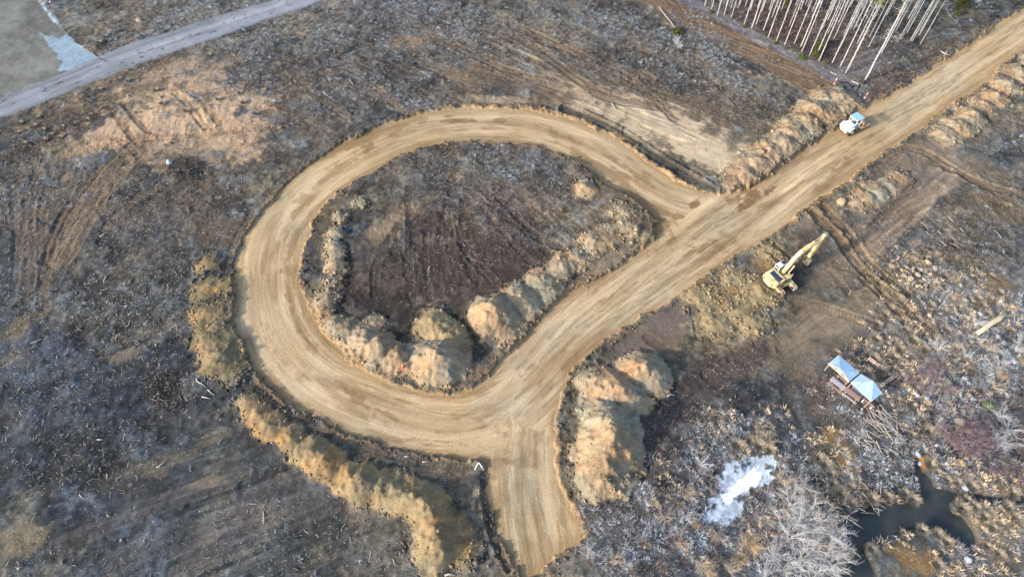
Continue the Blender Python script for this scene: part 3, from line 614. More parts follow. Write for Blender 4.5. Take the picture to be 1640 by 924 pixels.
def ground_material(name):
    m = bpy.data.materials.new(name); m.use_nodes = True; t = m.node_tree; N = t.nodes; L = t.links; b = N['Principled BSDF']
    col = N.new('ShaderNodeVertexColor'); col.layer_name = 'Col'
    dt = N.new('ShaderNodeAttribute'); dt.attribute_name = 'det'; sp = N.new('ShaderNodeSeparateXYZ'); L.new(dt.outputs['Vector'], sp.inputs[0])
    fw = N.new('ShaderNodeAttribute'); fw.attribute_name = 'flow'
    tc = N.new('ShaderNodeTexCoord')
    def noise(scale, detail, vec=None, rough=.6):
        n = N.new('ShaderNodeTexNoise'); n.inputs['Scale'].default_value = scale; n.inputs['Detail'].default_value = detail; n.inputs['Roughness'].default_value = rough
        L.new(vec or tc.outputs['Object'], n.inputs['Vector']); return n.outputs['Fac']
    def rng(v, a, b_, c, d):
        n = N.new('ShaderNodeMapRange'); n.inputs['From Min'].default_value = a; n.inputs['From Max'].default_value = b_
        n.inputs['To Min'].default_value = c; n.inputs['To Max'].default_value = d; L.new(v, n.inputs['Value']); return n.outputs[0]
    def mul(a, b_):
        n = N.new('ShaderNodeMath'); n.operation = 'MULTIPLY'
        for i, v in enumerate((a, b_)):
            if isinstance(v, (int, float)): n.inputs[i].default_value = v
            else: L.new(v, n.inputs[i])
        return n.outputs[0]
    def mixv(f, a, b_):
        n = N.new('ShaderNodeMix'); n.data_type = 'FLOAT'
        L.new(f, n.inputs['Factor'])
        for i, v in ((2, a), (3, b_)):
            if isinstance(v, (int, float)): n.inputs[i].default_value = v
            else: L.new(v, n.inputs[i])
        return n.outputs[0]
    n1 = noise(4.6, 7, rough=.82); f1 = rng(n1, .33, .67, .38, 1.75)
    f1 = mixv(sp.outputs['Y'], 1.0, f1)
    # road grain follows the wheel lines
    mp = N.new('ShaderNodeMapping'); mp.inputs['Scale'].default_value = (4.5, .16, 1); L.new(fw.outputs['Vector'], mp.inputs['Vector'])
    n2 = noise(1.0, 5, mp.outputs[0], .65); f2 = rng(n2, .28, .72, .80, 1.15); f2 = mixv(sp.outputs['Z'], 1.0, f2)
    s1 = N.new('ShaderNodeVectorMath'); s1.operation = 'SCALE'; L.new(col.outputs['Color'], s1.inputs[0]); L.new(mul(f1, f2), s1.inputs['Scale'])
    # pale chips of wood and dead stalks
    mv = N.new('ShaderNodeMapping'); mv.inputs['Scale'].default_value = (1, 1, .3); L.new(tc.outputs['Object'], mv.inputs['Vector'])
    vo = N.new('ShaderNodeTexVoronoi'); vo.inputs['Scale'].default_value = 2.6; vo.inputs['Randomness'].default_value = 1
    wn = N.new('ShaderNodeTexNoise'); wn.inputs['Scale'].default_value = 3.0; L.new(tc.outputs['Object'], wn.inputs['Vector'])
    wv = N.new('ShaderNodeVectorMath'); wv.operation = 'MULTIPLY_ADD'; L.new(wn.outputs['Color'], wv.inputs[0]); wv.inputs[1].default_value = (.5, .5, 0); L.new(mv.outputs[0], wv.inputs[2])
    L.new(wv.outputs[0], vo.inputs['Vector'])
    chip = rng(vo.outputs['Distance'], .09, .19, 1, 0)
    sel = rng(noise(1.1, 4, rough=.7), .44, .58, 0, 1)
    cf = mul(mul(chip, sel), mul(sp.outputs['X'], .95))
    mx = N.new('ShaderNodeMixRGB'); L.new(cf, mx.inputs['Fac']); L.new(s1.outputs[0], mx.inputs['Color1']); mx.inputs['Color2'].default_value = (.36, .36, .37, 1)
    # dark specks in the colour, painted shade of small hollows
    v2 = rng(noise(6.0, 4, rough=.75), .32, .47, .30, 1.0); v2 = mixv(sp.outputs['Y'], 1.0, v2)
    s2 = N.new('ShaderNodeVectorMath'); s2.operation = 'SCALE'; L.new(mx.outputs[0], s2.inputs[0]); L.new(v2, s2.inputs['Scale'])
    L.new(s2.outputs[0], b.inputs['Base Color'])
    b.inputs['Roughness'].default_value = .95; b.inputs['Specular IOR Level'].default_value = .15
    add = N.new('ShaderNodeMath'); add.operation = 'ADD'; L.new(mul(n1, 1.0), add.inputs[0]); L.new(mul(noise(9.0, 4, rough=.7), .5), add.inputs[1])
    a2 = N.new('ShaderNodeMath'); a2.operation = 'ADD'; L.new(mixv(sp.outputs['Y'], 0.0, add.outputs[0]), a2.inputs[0]); L.new(mul(mul(n2, sp.outputs['Z']), .25), a2.inputs[1])
    bp_ = N.new('ShaderNodeBump'); bp_.inputs['Strength'].default_value = .8; bp_.inputs['Distance'].default_value = .22
    L.new(a2.outputs[0], bp_.inputs['Height']); L.new(bp_.outputs[0], b.inputs['Normal'])
    return m
GM = ground_material('churned_soil')
def split(name, L_, label=None, cat=None, kind=None, group=None, m=None):
    fsel = FQ[FL == L_]
    if len(fsel) == 0: return None
    u, inv = np.unique(fsel, return_inverse=True)
    me = np_mesh(name, VV[u], inv.reshape(-1, 4), CLf[u], True, {'det': DTf[u], 'flow': FWf[u]})
    o = link_mesh(name, me, None, m or GM); return tag(o, label, cat, group, kind)
split('ground', 0, kind='structure')
split('dirt_road', 1, kind='structure')
split('gravel_road', 2, kind='structure')
split('gravel_pad', 3, kind='structure')
split('ice', 4, kind='structure')
for k, (lb, ct, lumps) in enumerate(heaps):
    split('earth_bank' if ct == 'earth bank' else 'dirt_mound', 11 + k, lb, ct, group='heaps of excavated soil along the road')

# water
wm = bpy.data.materials.new('pond_water'); wm.use_nodes = True; t = wm.node_tree; b = t.nodes['Principled BSDF']
tc = t.nodes.new('ShaderNodeTexCoord'); no = t.nodes.new('ShaderNodeTexNoise'); no.inputs['Scale'].default_value = .35; no.inputs['Detail'].default_value = 5; t.links.new(tc.outputs['Object'], no.inputs['Vector'])
cr_ = t.nodes.new('ShaderNodeValToRGB'); cr_.color_ramp.elements[0].position = .35; cr_.color_ramp.elements[1].position = .65
cr_.color_ramp.elements[0].color = (.014, .018, .019, 1); cr_.color_ramp.elements[1].color = (.034, .039, .035, 1)
t.links.new(no.outputs['Fac'], cr_.inputs['Fac']); t.links.new(cr_.outputs[0], b.inputs['Base Color']); b.inputs['Roughness'].default_value = .12
n3 = t.nodes.new('ShaderNodeTexNoise'); n3.inputs['Scale'].default_value = 3; t.links.new(tc.outputs['Object'], n3.inputs['Vector'])
bp2 = t.nodes.new('ShaderNodeBump'); bp2.inputs['Strength'].default_value = .1; bp2.inputs['Distance'].default_value = .02; t.links.new(n3.outputs['Fac'], bp2.inputs['Height']); t.links.new(bp2.outputs[0], b.inputs['Normal'])
pw = [W(*p) for p in pond]; x0 = min(p[0] for p in pw) - .8; x1 = max(p[0] for p in pw); y0 = min(p[1] for p in pw); y1 = max(p[1] for p in pw) + .8
me = np_mesh('water', [(x0, y0, -.48), (x1, y0, -.48), (x1, y1, -.48), (x0, y1, -.48)], [(0, 1, 2, 3)])
tag(link_mesh('water', me, None, wm), kind='structure')

# ================================================================== LOOSE COVER (uncountable)
def scatter_px(n, bl, seed, keep=None):
    """random ground points with density from blobs in survey coordinates"""
    r = np.random.default_rng(seed); out = []
    x = r.uniform(-112, 112, n); y = r.uniform(12, 142, n); px, py = proj(x, y)
    ok = (px > -150) & (px < 1800) & (py > -100) & (py < 1030); x, y, px, py = x[ok], y[ok], px[ok], py[ok]
    nz = .6 * fbm(x, y, 6, 3, seed) + .8 * fbm(x, y, 1.8, 3, seed + 1)
    d = blob_mask(bl, x, y, px, py, nz, .5)
    k = r.random(len(x)) < d; return x[k], y[k], px[k], py[k]
def lab_at(x, y):
    i = np.clip(np.searchsorted(xs, x) - 1, 0, NX - 2); j = np.clip(np.searchsorted(ys, y) - 1, 0, NY - 2); return lab[j, i]
PONDM = np.zeros((NY, NX), bool); PONDM[sub] = sd_pond > -.1
def pond_at(x, y):
    i = np.clip(np.searchsorted(xs, x) - 1, 0, NX - 2); j = np.clip(np.searchsorted(ys, y) - 1, 0, NY - 2); return PONDM[j, i]

def sticks_mesh(x, y, L, rr, ang, tilt, cols, lift=.04):
    n = len(x); z = hz(x, y) + lift
    dx, dy, dz = np.cos(ang) * np.cos(tilt), np.sin(ang) * np.cos(tilt), np.sin(tilt)
    a = np.stack([x, y, z], 1); d = np.stack([dx, dy, dz], 1) * L[:, None]
    mid = a + d * .5 + np.stack([-dy, dx, np.zeros(n)], 1) * (RNG.normal(0, .08, n) * L)[:, None] + np.array([0, 0, .02])
    e = a + d
    sx = np.stack([-dy, dx, np.zeros(n)], 1); up = np.array([0, 0, 1.0])
    V = []
    for p, f in ((a, 1.0), (mid, .8), (e, .45)):
        for k in range(3):
            th = 2 * math.pi * k / 3 + .5; V.append(p + (sx * math.cos(th) + up * math.sin(th)) * (rr * f)[:, None])
    V = np.stack(V, 1)   # n,9,3
    fq = []
    for s_ in (0, 3):
        for k in range(3): fq.append((s_ + k, s_ + (k + 1) % 3, s_ + 3 + (k + 1) % 3, s_ + 3 + k))
    fq = np.array(fq); Fc = (np.arange(n)[:, None, None] * 9 + fq[None]).reshape(-1, 4)
    Cc = np.repeat(cols[:, None], 9, 1).reshape(-1, 3)
    return V.reshape(-1, 3), Fc, Cc
debris_bl = [(130,480,260,200,0,.55),(250,330,170,90,0,.5),(200,480,140,60,0,.9),(265,620,70,50,20,1.0),(300,265,60,40,0,1.0),(180,330,70,60,20,.8),(60,640,120,90,0,.5),(120,740,170,80,0,.5),(480,850,170,70,0,.4),(300,900,260,60,0,.25),
  (500,120,160,90,0,.6),(640,60,200,70,0,.7),(800,60,160,70,0,.6),(930,80,140,60,15,.6),(1060,140,160,60,24,.7),(1200,170,110,30,25,.6),(980,130,200,40,20,.35),(310,60,130,50,0,.6),(60,290,90,70,0,.6),
  (780,300,160,55,10,.8),(820,380,140,50,0,.45),(690,400,120,70,0,.25),(900,300,50,40,0,.9),(1090,700,110,90,0,.5),(1060,820,120,60,0,.5),(1180,600,80,50,-30,.35),(1500,400,150,90,0,.8),(1580,330,80,60,0,.6),(1560,560,110,120,0,.8),(1420,720,70,90,0,.6),
  (1400,110,60,40,0,.8),(1480,110,110,25,-36,.6),(1320,60,160,60,0,.4),(1600,200,70,60,0,.35),(1350,620,80,90,0,.5),(400,320,60,60,0,.4),(420,700,30,30,0,.4),(640,880,60,40,0,.5)]
x, y, px, py = scatter_px(230000, debris_bl, 201); k = (lab_at(x, y) == 0) & ~pond_at(x, y); x, y = x[k], y[k]
n = len(x); L = np.clip(RNG.lognormal(-1.2, .5, n), .12, 1.6); tone = RNG.random((n, 1))
base = np.where(tone < .55, lin((188, 186, 180))[None], np.where(tone < .8, lin((140, 128, 114))[None], lin((70, 64, 62))[None])) * RNG.uniform(.5, 1.05, (n, 1)) * .8
V, Fc, Cc = sticks_mesh(x, y, L, L * .028 + .014, RNG.uniform(0, 6.28, n), RNG.normal(.04, .13, n), base)
SM = attr_mat('dead_wood')
tag(link_mesh('wood_debris', np_mesh('wood_debris', V, Fc, Cc), None, SM), kind='stuff', label='thousands of pale broken sticks strewn over the churned soil', cat='debris')
NST = n

def tufts_mesh(x, y, R, Hh, cols, nb, seed, flop=.5, wdt=.03, z=None):
    r = np.random.default_rng(seed); n = len(x); z = hz(x, y) if z is None else z
    a = r.uniform(0, 6.283, (n, nb)); ra = R[:, None] * np.sqrt(r.random((n, nb))) * .55
    bx = x[:, None] + np.cos(a) * ra; by = y[:, None] + np.sin(a) * ra; bz = np.repeat(z[:, None], nb, 1) - .05
    lean = flop * r.uniform(.2, 1.4, (n, nb)); h = Hh[:, None] * r.uniform(.5, 1.1, (n, nb)); a2 = a + r.normal(0, .7, (n, nb))
    # common wind lay
    tx = bx + np.cos(a2) * lean * R[:, None] ; ty = by + np.sin(a2) * lean * R[:, None]; tz = bz + h
    ww = wdt * (1 + .6 * r.random((n, nb))); px_, py_ = -np.sin(a2) * ww, np.cos(a2) * ww
    mx, my, mz = (bx * .55 + tx * .45), (by * .55 + ty * .45), bz + h * .72
    V = np.stack([np.stack([bx - px_, by - py_, bz], -1), np.stack([bx + px_, by + py_, bz], -1), np.stack([mx + px_ * .8, my + py_ * .8, mz], -1), np.stack([mx - px_ * .8, my - py_ * .8, mz], -1), np.stack([tx, ty, tz], -1)], 2).reshape(-1, 3)
    b0 = np.arange(n * nb)[:, None] * 5
    Ft = np.concatenate([b0 + np.array([[0, 1, 2]]), b0 + np.array([[0, 2, 3]]), b0 + np.array([[3, 2, 4]])], 1).reshape(-1, 3)
    cj = cols[:, None] * r.uniform(.6, 1.3, (n, nb, 1)); Cc = np.repeat(cj.reshape(-1, 1, 3), 5, 1).reshape(-1, 3)
    return V, Ft, Cc
STRAW, FROST, RED, GREY, DARKT = lin((196, 178, 150)), lin((166, 178, 186)), lin((112, 100, 100)), lin((146, 144, 146)), lin((88, 80, 74))
def tuft_zone(name, bl, N, seed, palette, R=(.35, .8), H=(.2, .55), nb=14, flop=.8, wdt=.03, label='', cat='grass', labels_ok=(0,), patch=False):
    x, y, px, py = scatter_px(N, bl, seed); k = np.isin(lab_at(x, y), labels_ok) & ~pond_at(x, y)
    if patch: k &= np.random.default_rng(seed + 9).random(len(x)) < sst(-.25, .35, fbm(x, y, 6.0, 4, seed + 3, .6)) + .12 + .5 * (px > 950) * (py > 450)
    x, y = x[k], y[k]; n = len(x)
    r = np.random.default_rng(seed + 5); ps = fbm(x, y, 3.5, 3, seed) * .5 + .5 + r.normal(0, .25, n)
    idx = np.clip((ps * len(palette)).astype(int), 0, len(palette) - 1); cols = np.array(palette)[idx] * r.uniform(.6, 1.25, (n, 1)) * np.where((proj(x, y)[0] > 950) & (proj(x, y)[1] > 430), 1.1, .72)[:, None]
    V, Fc, Cc = tufts_mesh(x, y, r.uniform(*R, n), r.uniform(*H, n), cols, nb, seed, flop, wdt)
    tag(link_mesh(name, np_mesh(name, V, Fc, Cc), None, attr_mat('dry_stalks')), kind='stuff', label=label, cat=cat)
    return n
cnt = []
cnt.append(tuft_zone('dry_grass', [(1500,470,120,70,20,.7),(1480,570,110,60,0,.8),(1600,830,80,110,0,1),(1545,890,60,60,0,.9),(1610,860,50,60,0,1),(1590,820,40,40,0,1),(1400,800,60,22,0,.9),(1340,740,30,60,-30,.5),(1190,715,60,30,25,1),(1150,700,60,60,0,.7),(1250,850,80,80,0,.7),(1440,870,60,20,0,.8),(1350,790,20,30,-30,.9),(1470,690,20,60,-20,.5),(1500,640,80,60,0,.5),(1560,780,100,30,0,.9),(1230,690,40,50,0,.5),(1100,770,100,60,0,.35),(1500,760,40,30,0,.9)], 60000, 301, [STRAW, STRAW * .8, GREY], nb=24, wdt=.016, label='straw coloured dry grass matted round the pond and wet ground'))
cnt.append(tuft_zone('frosty_brush', [(1070,850,190,80,-12,.75),(1190,760,110,90,0,.6),(1270,850,100,100,0,.9),(1570,640,120,140,0,.8),(1600,520,70,60,0,.8),(1500,430,90,36,20,.45),(1590,390,70,50,0,.35),(1080,60,130,60,28,.9),(1160,124,100,18,28,.8),(910,24,80,34,0,.6),(640,40,160,50,0,.6),(460,90,160,60,-10,.7),(560,150,110,40,0,.5),(270,50,130,45,-20,.6),(60,290,90,60,0,.3),(780,265,110,24,10,.6),(1400,100,50,34,-20,.7),(1590,10,90,22,0,.9),(700,170,160,14,0,.4),(200,490,110,40,-10,.2),(480,870,120,40,0,.3),(1350,640,60,40,0,.3),(1560,560,100,60,0,.8),(1130,830,120,70,0,.8),(1530,740,100,60,0,.8),(1410,730,70,70,0,.5),(1620,230,40,40,0,.4),(980,850,60,50,0,.5)], 90000, 311, [FROST, GREY, FROST * .8, GREY * .8], H=(.15, .45), nb=22, wdt=.015, patch=True, label='grey frosted low brush covering the uncleared ground', cat='brush'))
cnt.append(tuft_zone('twiggy_scrub', [(1560,640,110,90,0,.9),(1530,690,80,50,0,1),(1480,600,60,50,0,.7),(1240,800,110,60,0,.6),(1320,50,170,50,15,.8),(1060,880,120,50,0,.4),(1600,720,60,60,0,.7),(1090,800,100,60,0,.5),(1080,700,90,60,0,.35)], 50000, 321, [RED, DARKT, RED * 1.1, GREY * .7], R=(.5, 1.0), H=(.3, .8), nb=14, flop=.5, wdt=.02, label='reddish brown leafless scrub under the taller shrubs and pines', cat='scrub'))
cnt.append(tuft_zone('brown_weeds', [(150,170,180,40,-25,.8),(330,130,120,30,-15,.5),(380,190,90,60,0,.4),(430,150,80,60,0,.6),(250,250,150,30,0,.4),(560,70,200,70,0,.35),(980,30,60,30,0,.7),(1050,95,40,20,20,.9),(1130,110,70,30,25,.4),(120,200,140,20,-22,.8),(800,90,200,50,10,.3),(1500,350,140,60,0,.3),(940,340,60,20,20,.2),(420,480,1,1,0),(520,300,30,30,0,.3),(490,550,40,20,40,.2)], 50000, 331, [lin((128,108,88)), lin((140,130,120)), DARKT], H=(.15, .45), nb=20, wdt=.018, patch=True, label='brown withered weeds in clumps over the sandy ground', cat='weeds'))

# clods thrown along the heaps and road rims
def clods(n, seed):
    r = np.random.default_rng(seed); x = r.uniform(-100, 100, n); y = r.uniform(14, 138, n)
    i = np.clip(np.searchsorted(xs, x) - 1, 0, NX - 2); j = np.clip(np.searchsorted(ys, y) - 1, 0, NY - 2)
    dens = np.zeros((NY, NX), np.float32); v = np.zeros(xS.shape)
    v = np.maximum(v, .9 * ((heap_h > .03) & (heap_h < .45))); v = np.maximum(v, .03 * (heap_h > .3)); v = np.maximum(v, .6 * (np.exp(-((sd_road + .5) / .5) ** 2))); v[sd_road > .1] = 0
    v = np.maximum(v, blob_mask([(985,775,26,18,0,1),(750,840,26,60,0,.9),(660,885,26,26,0,.8),(1450,440,40,20,-20,1),(1400,440,14,14,0,.5),(800,900,30,20,0,.8)], None, None, pxS, pyS))
    v *= (sd_pond < -.4)
    dens[sub] = v; k = r.random(n) < dens[j, i]; x, y, i, j = x[k], y[k], i[k], j[k]; n = len(x)
    s = np.clip(r.lognormal(-2.15, .45, n), .05, .4)
    ph = (1 + 5 ** .5) / 2
    I = np.array([(-1,ph,0),(1,ph,0),(-1,-ph,0),(1,-ph,0),(0,-1,ph),(0,1,ph),(0,-1,-ph),(0,1,-ph),(ph,0,-1),(ph,0,1),(-ph,0,-1),(-ph,0,1)], float) / 1.9
    IF = np.array([(0,11,5),(0,5,1),(0,1,7),(0,7,10),(0,10,11),(1,5,9),(5,11,4),(11,10,2),(10,7,6),(7,1,8),(3,9,4),(3,4,2),(3,2,6),(3,6,8),(3,8,9),(4,9,5),(2,4,11),(6,2,10),(8,6,7),(9,8,1)])
    V = I[None] * s[:, None, None] * r.uniform(.65, 1.35, (n, 12, 1)) * np.array([1, 1, .75]); V = V + np.stack([x, y, hz(x, y) + s * .2], 1)[:, None]
    c = CL[j, i] * r.uniform(.7, 1.15, (n, 1))
    return V.reshape(-1, 3), (np.arange(n)[:, None, None] * 12 + IF[None]).reshape(-1, 3), np.repeat(c[:, None], 12, 1).reshape(-1, 3), n
V, Fc, Cc, nn = clods(160000, 401); cnt.append(nn)
tag(link_mesh('soil_clods', np_mesh('soil_clods', V, Fc, Cc), None, attr_mat('clod_soil')), kind='stuff', label='crumbled clods of soil along the heaps and road edges', cat='clods')
print('stuff', NST, cnt)
#OBJECTS
# ================================================================== MACHINES
cream = mat('cream_paint', (206, 188, 138), .45, var=.06, dirt=(120, 100, 74), dirt_amt=.5, scale=1.6)
cream2 = mat('dusty_cream_paint', (176, 158, 118), .6, var=.1, dirt=(104, 88, 66), dirt_amt=.9, scale=1.4)
glass = mat('dark_glass', (22, 32, 44), .08, var=.02, spec=.6)
grille = mat('blue_black_cover', (38, 56, 82), .35, var=.25, scale=4)
black = mat('black_rubber', (30, 30, 31), .75, var=.2)
steel = mat('worn_steel', (96, 92, 88), .4, metal=.7, var=.2, dirt=(96, 78, 58), dirt_amt=.8)
shoe = mat('dusty_track_shoes', (176, 164, 144), .8, var=.18, dirt=(110, 92, 70), dirt_amt=.8, scale=2)
white = mat('white_paint', (200, 200, 196), .4, var=.04, dirt=(150, 134, 112), dirt_amt=.35, scale=1.5)
blueroof = mat('pale_blue_roof', (128, 168, 200), .35, var=.06)
chrome = mat('bright_rod', (190, 192, 196), .18, metal=1, var=.03)
dust = mat('drum_steel_dust', (112, 98, 82), .65, metal=.2, var=.15, dirt=(140, 118, 88), dirt_amt=.8, scale=2)
redp = mat('red_paint', (214, 62, 40), .5); orange = mat('orange_plastic', (236, 92, 40), .5, var=.05); whitep = mat('white_band', (232, 230, 226), .5, var=.03)

def excavator():
    px, py, _ = G(1251, 437); x, y = W(1251, 437, 2.0); z = float(np.mean(hz([x, x + 1, x - 1], [y, y - 1, y + 1]))) - .03
    R = empty('excavator', (x, y, z), rad(31.5), 'cream crawler excavator parked on churned earth with its bucket lowered', 'excavator')
    UC = rad(-62 - 31.5)
    uc = Matrix.Rotation(UC, 4, 'Z') @ Matrix.Translation((.55, 0, 0))
    def xf(o): o.matrix_local = uc @ o.matrix_local; return o
    for s in (-1, 1):
        m = MB(); pr = []
        for k in range(7): a = rad(90 + 30 * k); pr.append((-1.75 + .42 * math.cos(a), .44 + .42 * math.sin(a)))
        for k in range(7): a = rad(-90 + 30 * k); pr.append((1.75 + .42 * math.cos(a), .44 + .42 * math.sin(a)))
        m.prism(pr, s * 1.15 - .30, s * 1.15 + .30)
        tr = m.build('track', shoe, R)
        xf(tr)
        g = MB()
        for k in range(19):
            xx = -1.8 + k * .2
            g.box((xx, s * 1.15, .875), (.13, .62, .035)); g.box((xx, s * 1.15, .03), (.13, .62, .05))
        for sx in (-1, 1):
            for q in (-55, -20, 20, 55):
                a = rad(q); g.box((sx * (1.75 + .43 * math.cos(a)), s * 1.15, .44 + .43 * math.sin(a)), (.04, .62, .13), rot=Matrix.Rotation(-a * sx, 4, 'Y'))
        g.build('track_shoe', shoe, tr)
        w_ = MB()
        for xx in (-1.75, 1.75): w_.tube([(xx, s * 1.15 - .33, .44), (xx, s * 1.15 + .33, .44)], .3, 14)
        for k in range(6): w_.tube([(-1.2 + k * .48, s * 1.15 - .32, .2), (-1.2 + k * .48, s * 1.15 + .32, .2)], .12, 8)
        w_.build('track_roller', steel, tr)
    m = MB(); m.box((0, 0, .62), (2.2, 1.8, .35), bev=.08).tube([(0, 0, .75), (0, 0, 1.05)], .62, 18); xf(m.build('undercarriage_frame', cream2, R))
    # upper body
    m = MB(); pr = [(-2.3, -.9), (-2.05, -1.3), (1.15, -1.3), (1.15, 1.3), (-2.05, 1.3), (-2.3, .9), (-2.45, .35), (-2.45, -.35)]
    bm = m.bm; A = [bm.verts.new((a, b, 1.05)) for a, b in pr]; B = [bm.verts.new((a, b, 1.55 if a > -.2 else 2.12)) for a, b in pr]
    # deck
    m.bm.clear()
    m.box((-.45, 0, 1.18), (3.3, 2.6, .26), bev=.05)
    m.box((-1.05, .0, 1.72), (1.65, 2.56, .84), bev=.10)          # engine housing
    m.box((.55, -.93, 1.62), (1.2, .72, .66), bev=.07)            # tank and tool box on the right
    body = m.build('body', cream, R)
    m = MB(); pr2 = []
    for k in range(13):
        a = rad(90 + 180 * k / 12); pr2.append((-1.82 + .78 * math.cos(a), 1.30 * math.sin(a)))
    n = len(pr2); A = [m.bm.verts.new((a, b, 1.1)) for a, b in pr2]; B = [m.bm.verts.new((a, b, 2.06)) for a, b in pr2]
    fs = [m.bm.faces.new(A), m.bm.faces.new(B)] + [m.bm.faces.new((A[i], A[(i + 1) % n], B[(i + 1) % n], B[i])) for i in range(n)]
    bmesh.ops.recalc_face_normals(m.bm, faces=fs); bmesh.ops.bevel(m.bm, geom=list(m.bm.edges), offset=.06, segments=2, affect='EDGES')
    cw = m.build('counterweight', cream, R)
    m = MB()
    for s in (-1, 1): m = MB(); m.box((-2.36, s * .78, 1.72), (.34, .34, .2), rot=Matrix.Rotation(rad(-s * 36), 4, 'Z')); m.build('recess', black, cw)
    m = MB(); m.box((-1.12, -.1, 2.165), (.86, 1.95, .06), bev=.02)
    hood = m.build('engine_cover', grille, R)
    m = MB()
    for k in range(5): m.box((-1.12, -.9 + k * .4, 2.21), (.74, .05, .03))
    m.tube([(-1.0, -.85, 2.15), (-1.0, -.85, 2.5)], .06, 8)
    m.build('vent', steel, hood)
    m = MB(); m.box((.15, -1.31, 1.5), (1.5, .03, .3)); m.build('side_stripe', black, body)
    m = MB()
    for sx in (.05, 1.05): m.tube([(sx, -1.25, 1.95), (sx, -1.25, 2.5)], .025, 5)
    m.tube([(.05, -1.25, 2.5), (1.05, -1.25, 2.5)], .025, 5); m.build('handrail', cream, body)
    # cab on the left front
    m = MB(); 
    m.box((.55, .86, 2.93), (1.45, .86, .1), bev=.03)      # roof
    m.box((.55, .86, 1.66), (1.4, .84, .66), bev=.04)
    for xx in (-.12, .5, 1.22):
        for yy in (.47, 1.25): m.bar((xx, yy, 1.95), (xx, yy, 2.9), .07)
    m.box((-.12, .86, 2.4), (.06, .84, .16)); cab = m.build('cab', white, R)
    m = MB(); m.box((.55, .86, 2.42), (1.28, .74, .86)); m.build('window', glass, cab)
    m = MB(); m.box((.95, .86, 2.995), (.55, .66, .03)); m.build('roof_hatch', grille, cab)
    m = MB(); m.tube([(1.35, 1.3, 2.3), (1.5, 1.45, 2.3)], .02, 5).box((1.52, 1.48, 2.25), (.05, .2, .32)); m.build('mirror', black, cab)
    # boom, bent, from foot to tip
    foot = Vector((.75, 0, 1.55)); knee = Vector((2.85, 0, 4.75)); tip = Vector((6.3, 0, 5.95))
    m = MB(); ctr = [(.55, 1.45, .22), (1.05, 2.9, .32), (1.75, 4.4, .42), (2.7, 5.4, .46), (3.8, 5.75, .38), (5.2, 5.95, .30), (6.45, 6.1, .2)]
    top = []; bot = []
    for i, (a, b, hh) in enumerate(ctr):
        p0 = ctr[max(0, i - 1)]; p1 = ctr[min(len(ctr) - 1, i + 1)]; d = Vector((p1[0] - p0[0], p1[1] - p0[1])).normalized(); nrm = Vector((-d.y, d.x))
        top.append((a + nrm.x * hh, b + nrm.y * hh)); bot.append((a - nrm.x * hh, b - nrm.y * hh))
    for i in range(len(ctr) - 1): 
        q = [top[i], top[i + 1], bot[i + 1], bot[i]]; m.prism([(a, b) for a, b in q], -.26, .26)
    bmesh.ops.remove_doubles(m.bm, verts=m.bm.verts, dist=.002)
    boom = m.build('boom', cream, R)
    m = MB()
    for s in (-1, 1): m.tube([(1.35, s * .42, 1.5), (1.9, s * .42, 3.0)], .10, 8)
    cyl = m.build('boom_cylinder', cream, boom)
    m = MB()
    for s in (-1, 1): m.tube([(1.9, s * .42, 3.0), (2.4, s * .42, 4.6)], .055, 8)
    m.tube([(2.4, -.46, 4.62), (2.4, .46, 4.62)], .07, 8); m.build('rod', chrome, cyl)
    m = MB(); m.tube([(2.9, 0, 5.95), (4.7, 0, 6.35)], .12, 8); ac = m.build('arm_cylinder', cream, boom)
    m = MB(); m.tube([(4.7, 0, 6.35), (6.6, 0, 6.8)], .06, 8); m.build('rod', chrome, ac)
    m = MB(); 
    for s in (-.12, .12): m.tube([(.85, s, 3.3), (1.6, s, 4.75), (2.6, s, 5.9), (4.0, s, 6.16), (5.6, s, 6.3)], .03, 5)
    m.build('hydraulic_hose', black, boom)
    # arm
    a0 = Vector((6.75, 0, 6.75)); a1 = Vector((6.35, 0, 5.6)); a2 = Vector((5.6, 0, 2.2))
    m = MB(); m.prism([(6.5, 6.95), (7.0, 6.7), (7.05, 5.6), (6.05, 2.05), (5.6, 2.1), (5.95, 5.4)], -.24, .24)
    arm = m.build('arm', cream, R)
    m = MB(); m.tube([(7.02, 0, 6.2), (6.75, 0, 4.3)], .10, 8); bc = m.build('bucket_cylinder', cream, arm)
    m = MB(); m.tube([(6.75, 0, 4.3), (6.35, 0, 2.75)], .05, 8); m.build('rod', chrome, bc)
    m = MB()
    for s in (-.2, .2): m.bar((6.35, s, 2.75), (6.0, s, 2.35), .05, .12).bar((6.35, s, 2.75), (6.45, s, 1.7), .05, .12)
    m.build('bucket_link', steel, arm)
    # bucket, curled towards the machine
    m = MB(); out_ = []
    for k in range(9):
        a = rad(75 - 22 * k); out_.append((5.95 + .72 * math.cos(a), 1.25 + .78 * math.sin(a)))
    inn = [(5.95 + (q[0] - 5.95) * .9, 1.25 + (q[1] - 1.25) * .9) for q in out_]
    for i in range(8): m.prism([out_[i], out_[i + 1], inn[i + 1], inn[i]], -.55, .55)
    for s in (-1, 1): m.prism(out_, s * .55 - .02, s * .55 + .02)
    bmesh.ops.recalc_face_normals(m.bm, faces=m.bm.faces)
    bk = m.build('bucket', mat('bucket_metal', (150, 138, 116), .55, var=.2, dirt=(90, 74, 56), dirt_amt=.7), R)
    m = MB(); e = out_[-1]
    for k in range(5): m.bar((e[0], -.46 + k * .23, e[1]), (e[0] - .22, -.46 + k * .23, e[1] - .02 - .02), .08, .06)
    m.build('tooth', steel, bk)
    for ch in (bk,): ch.location = (-.25, 0, -.15)
    return R
excavator()

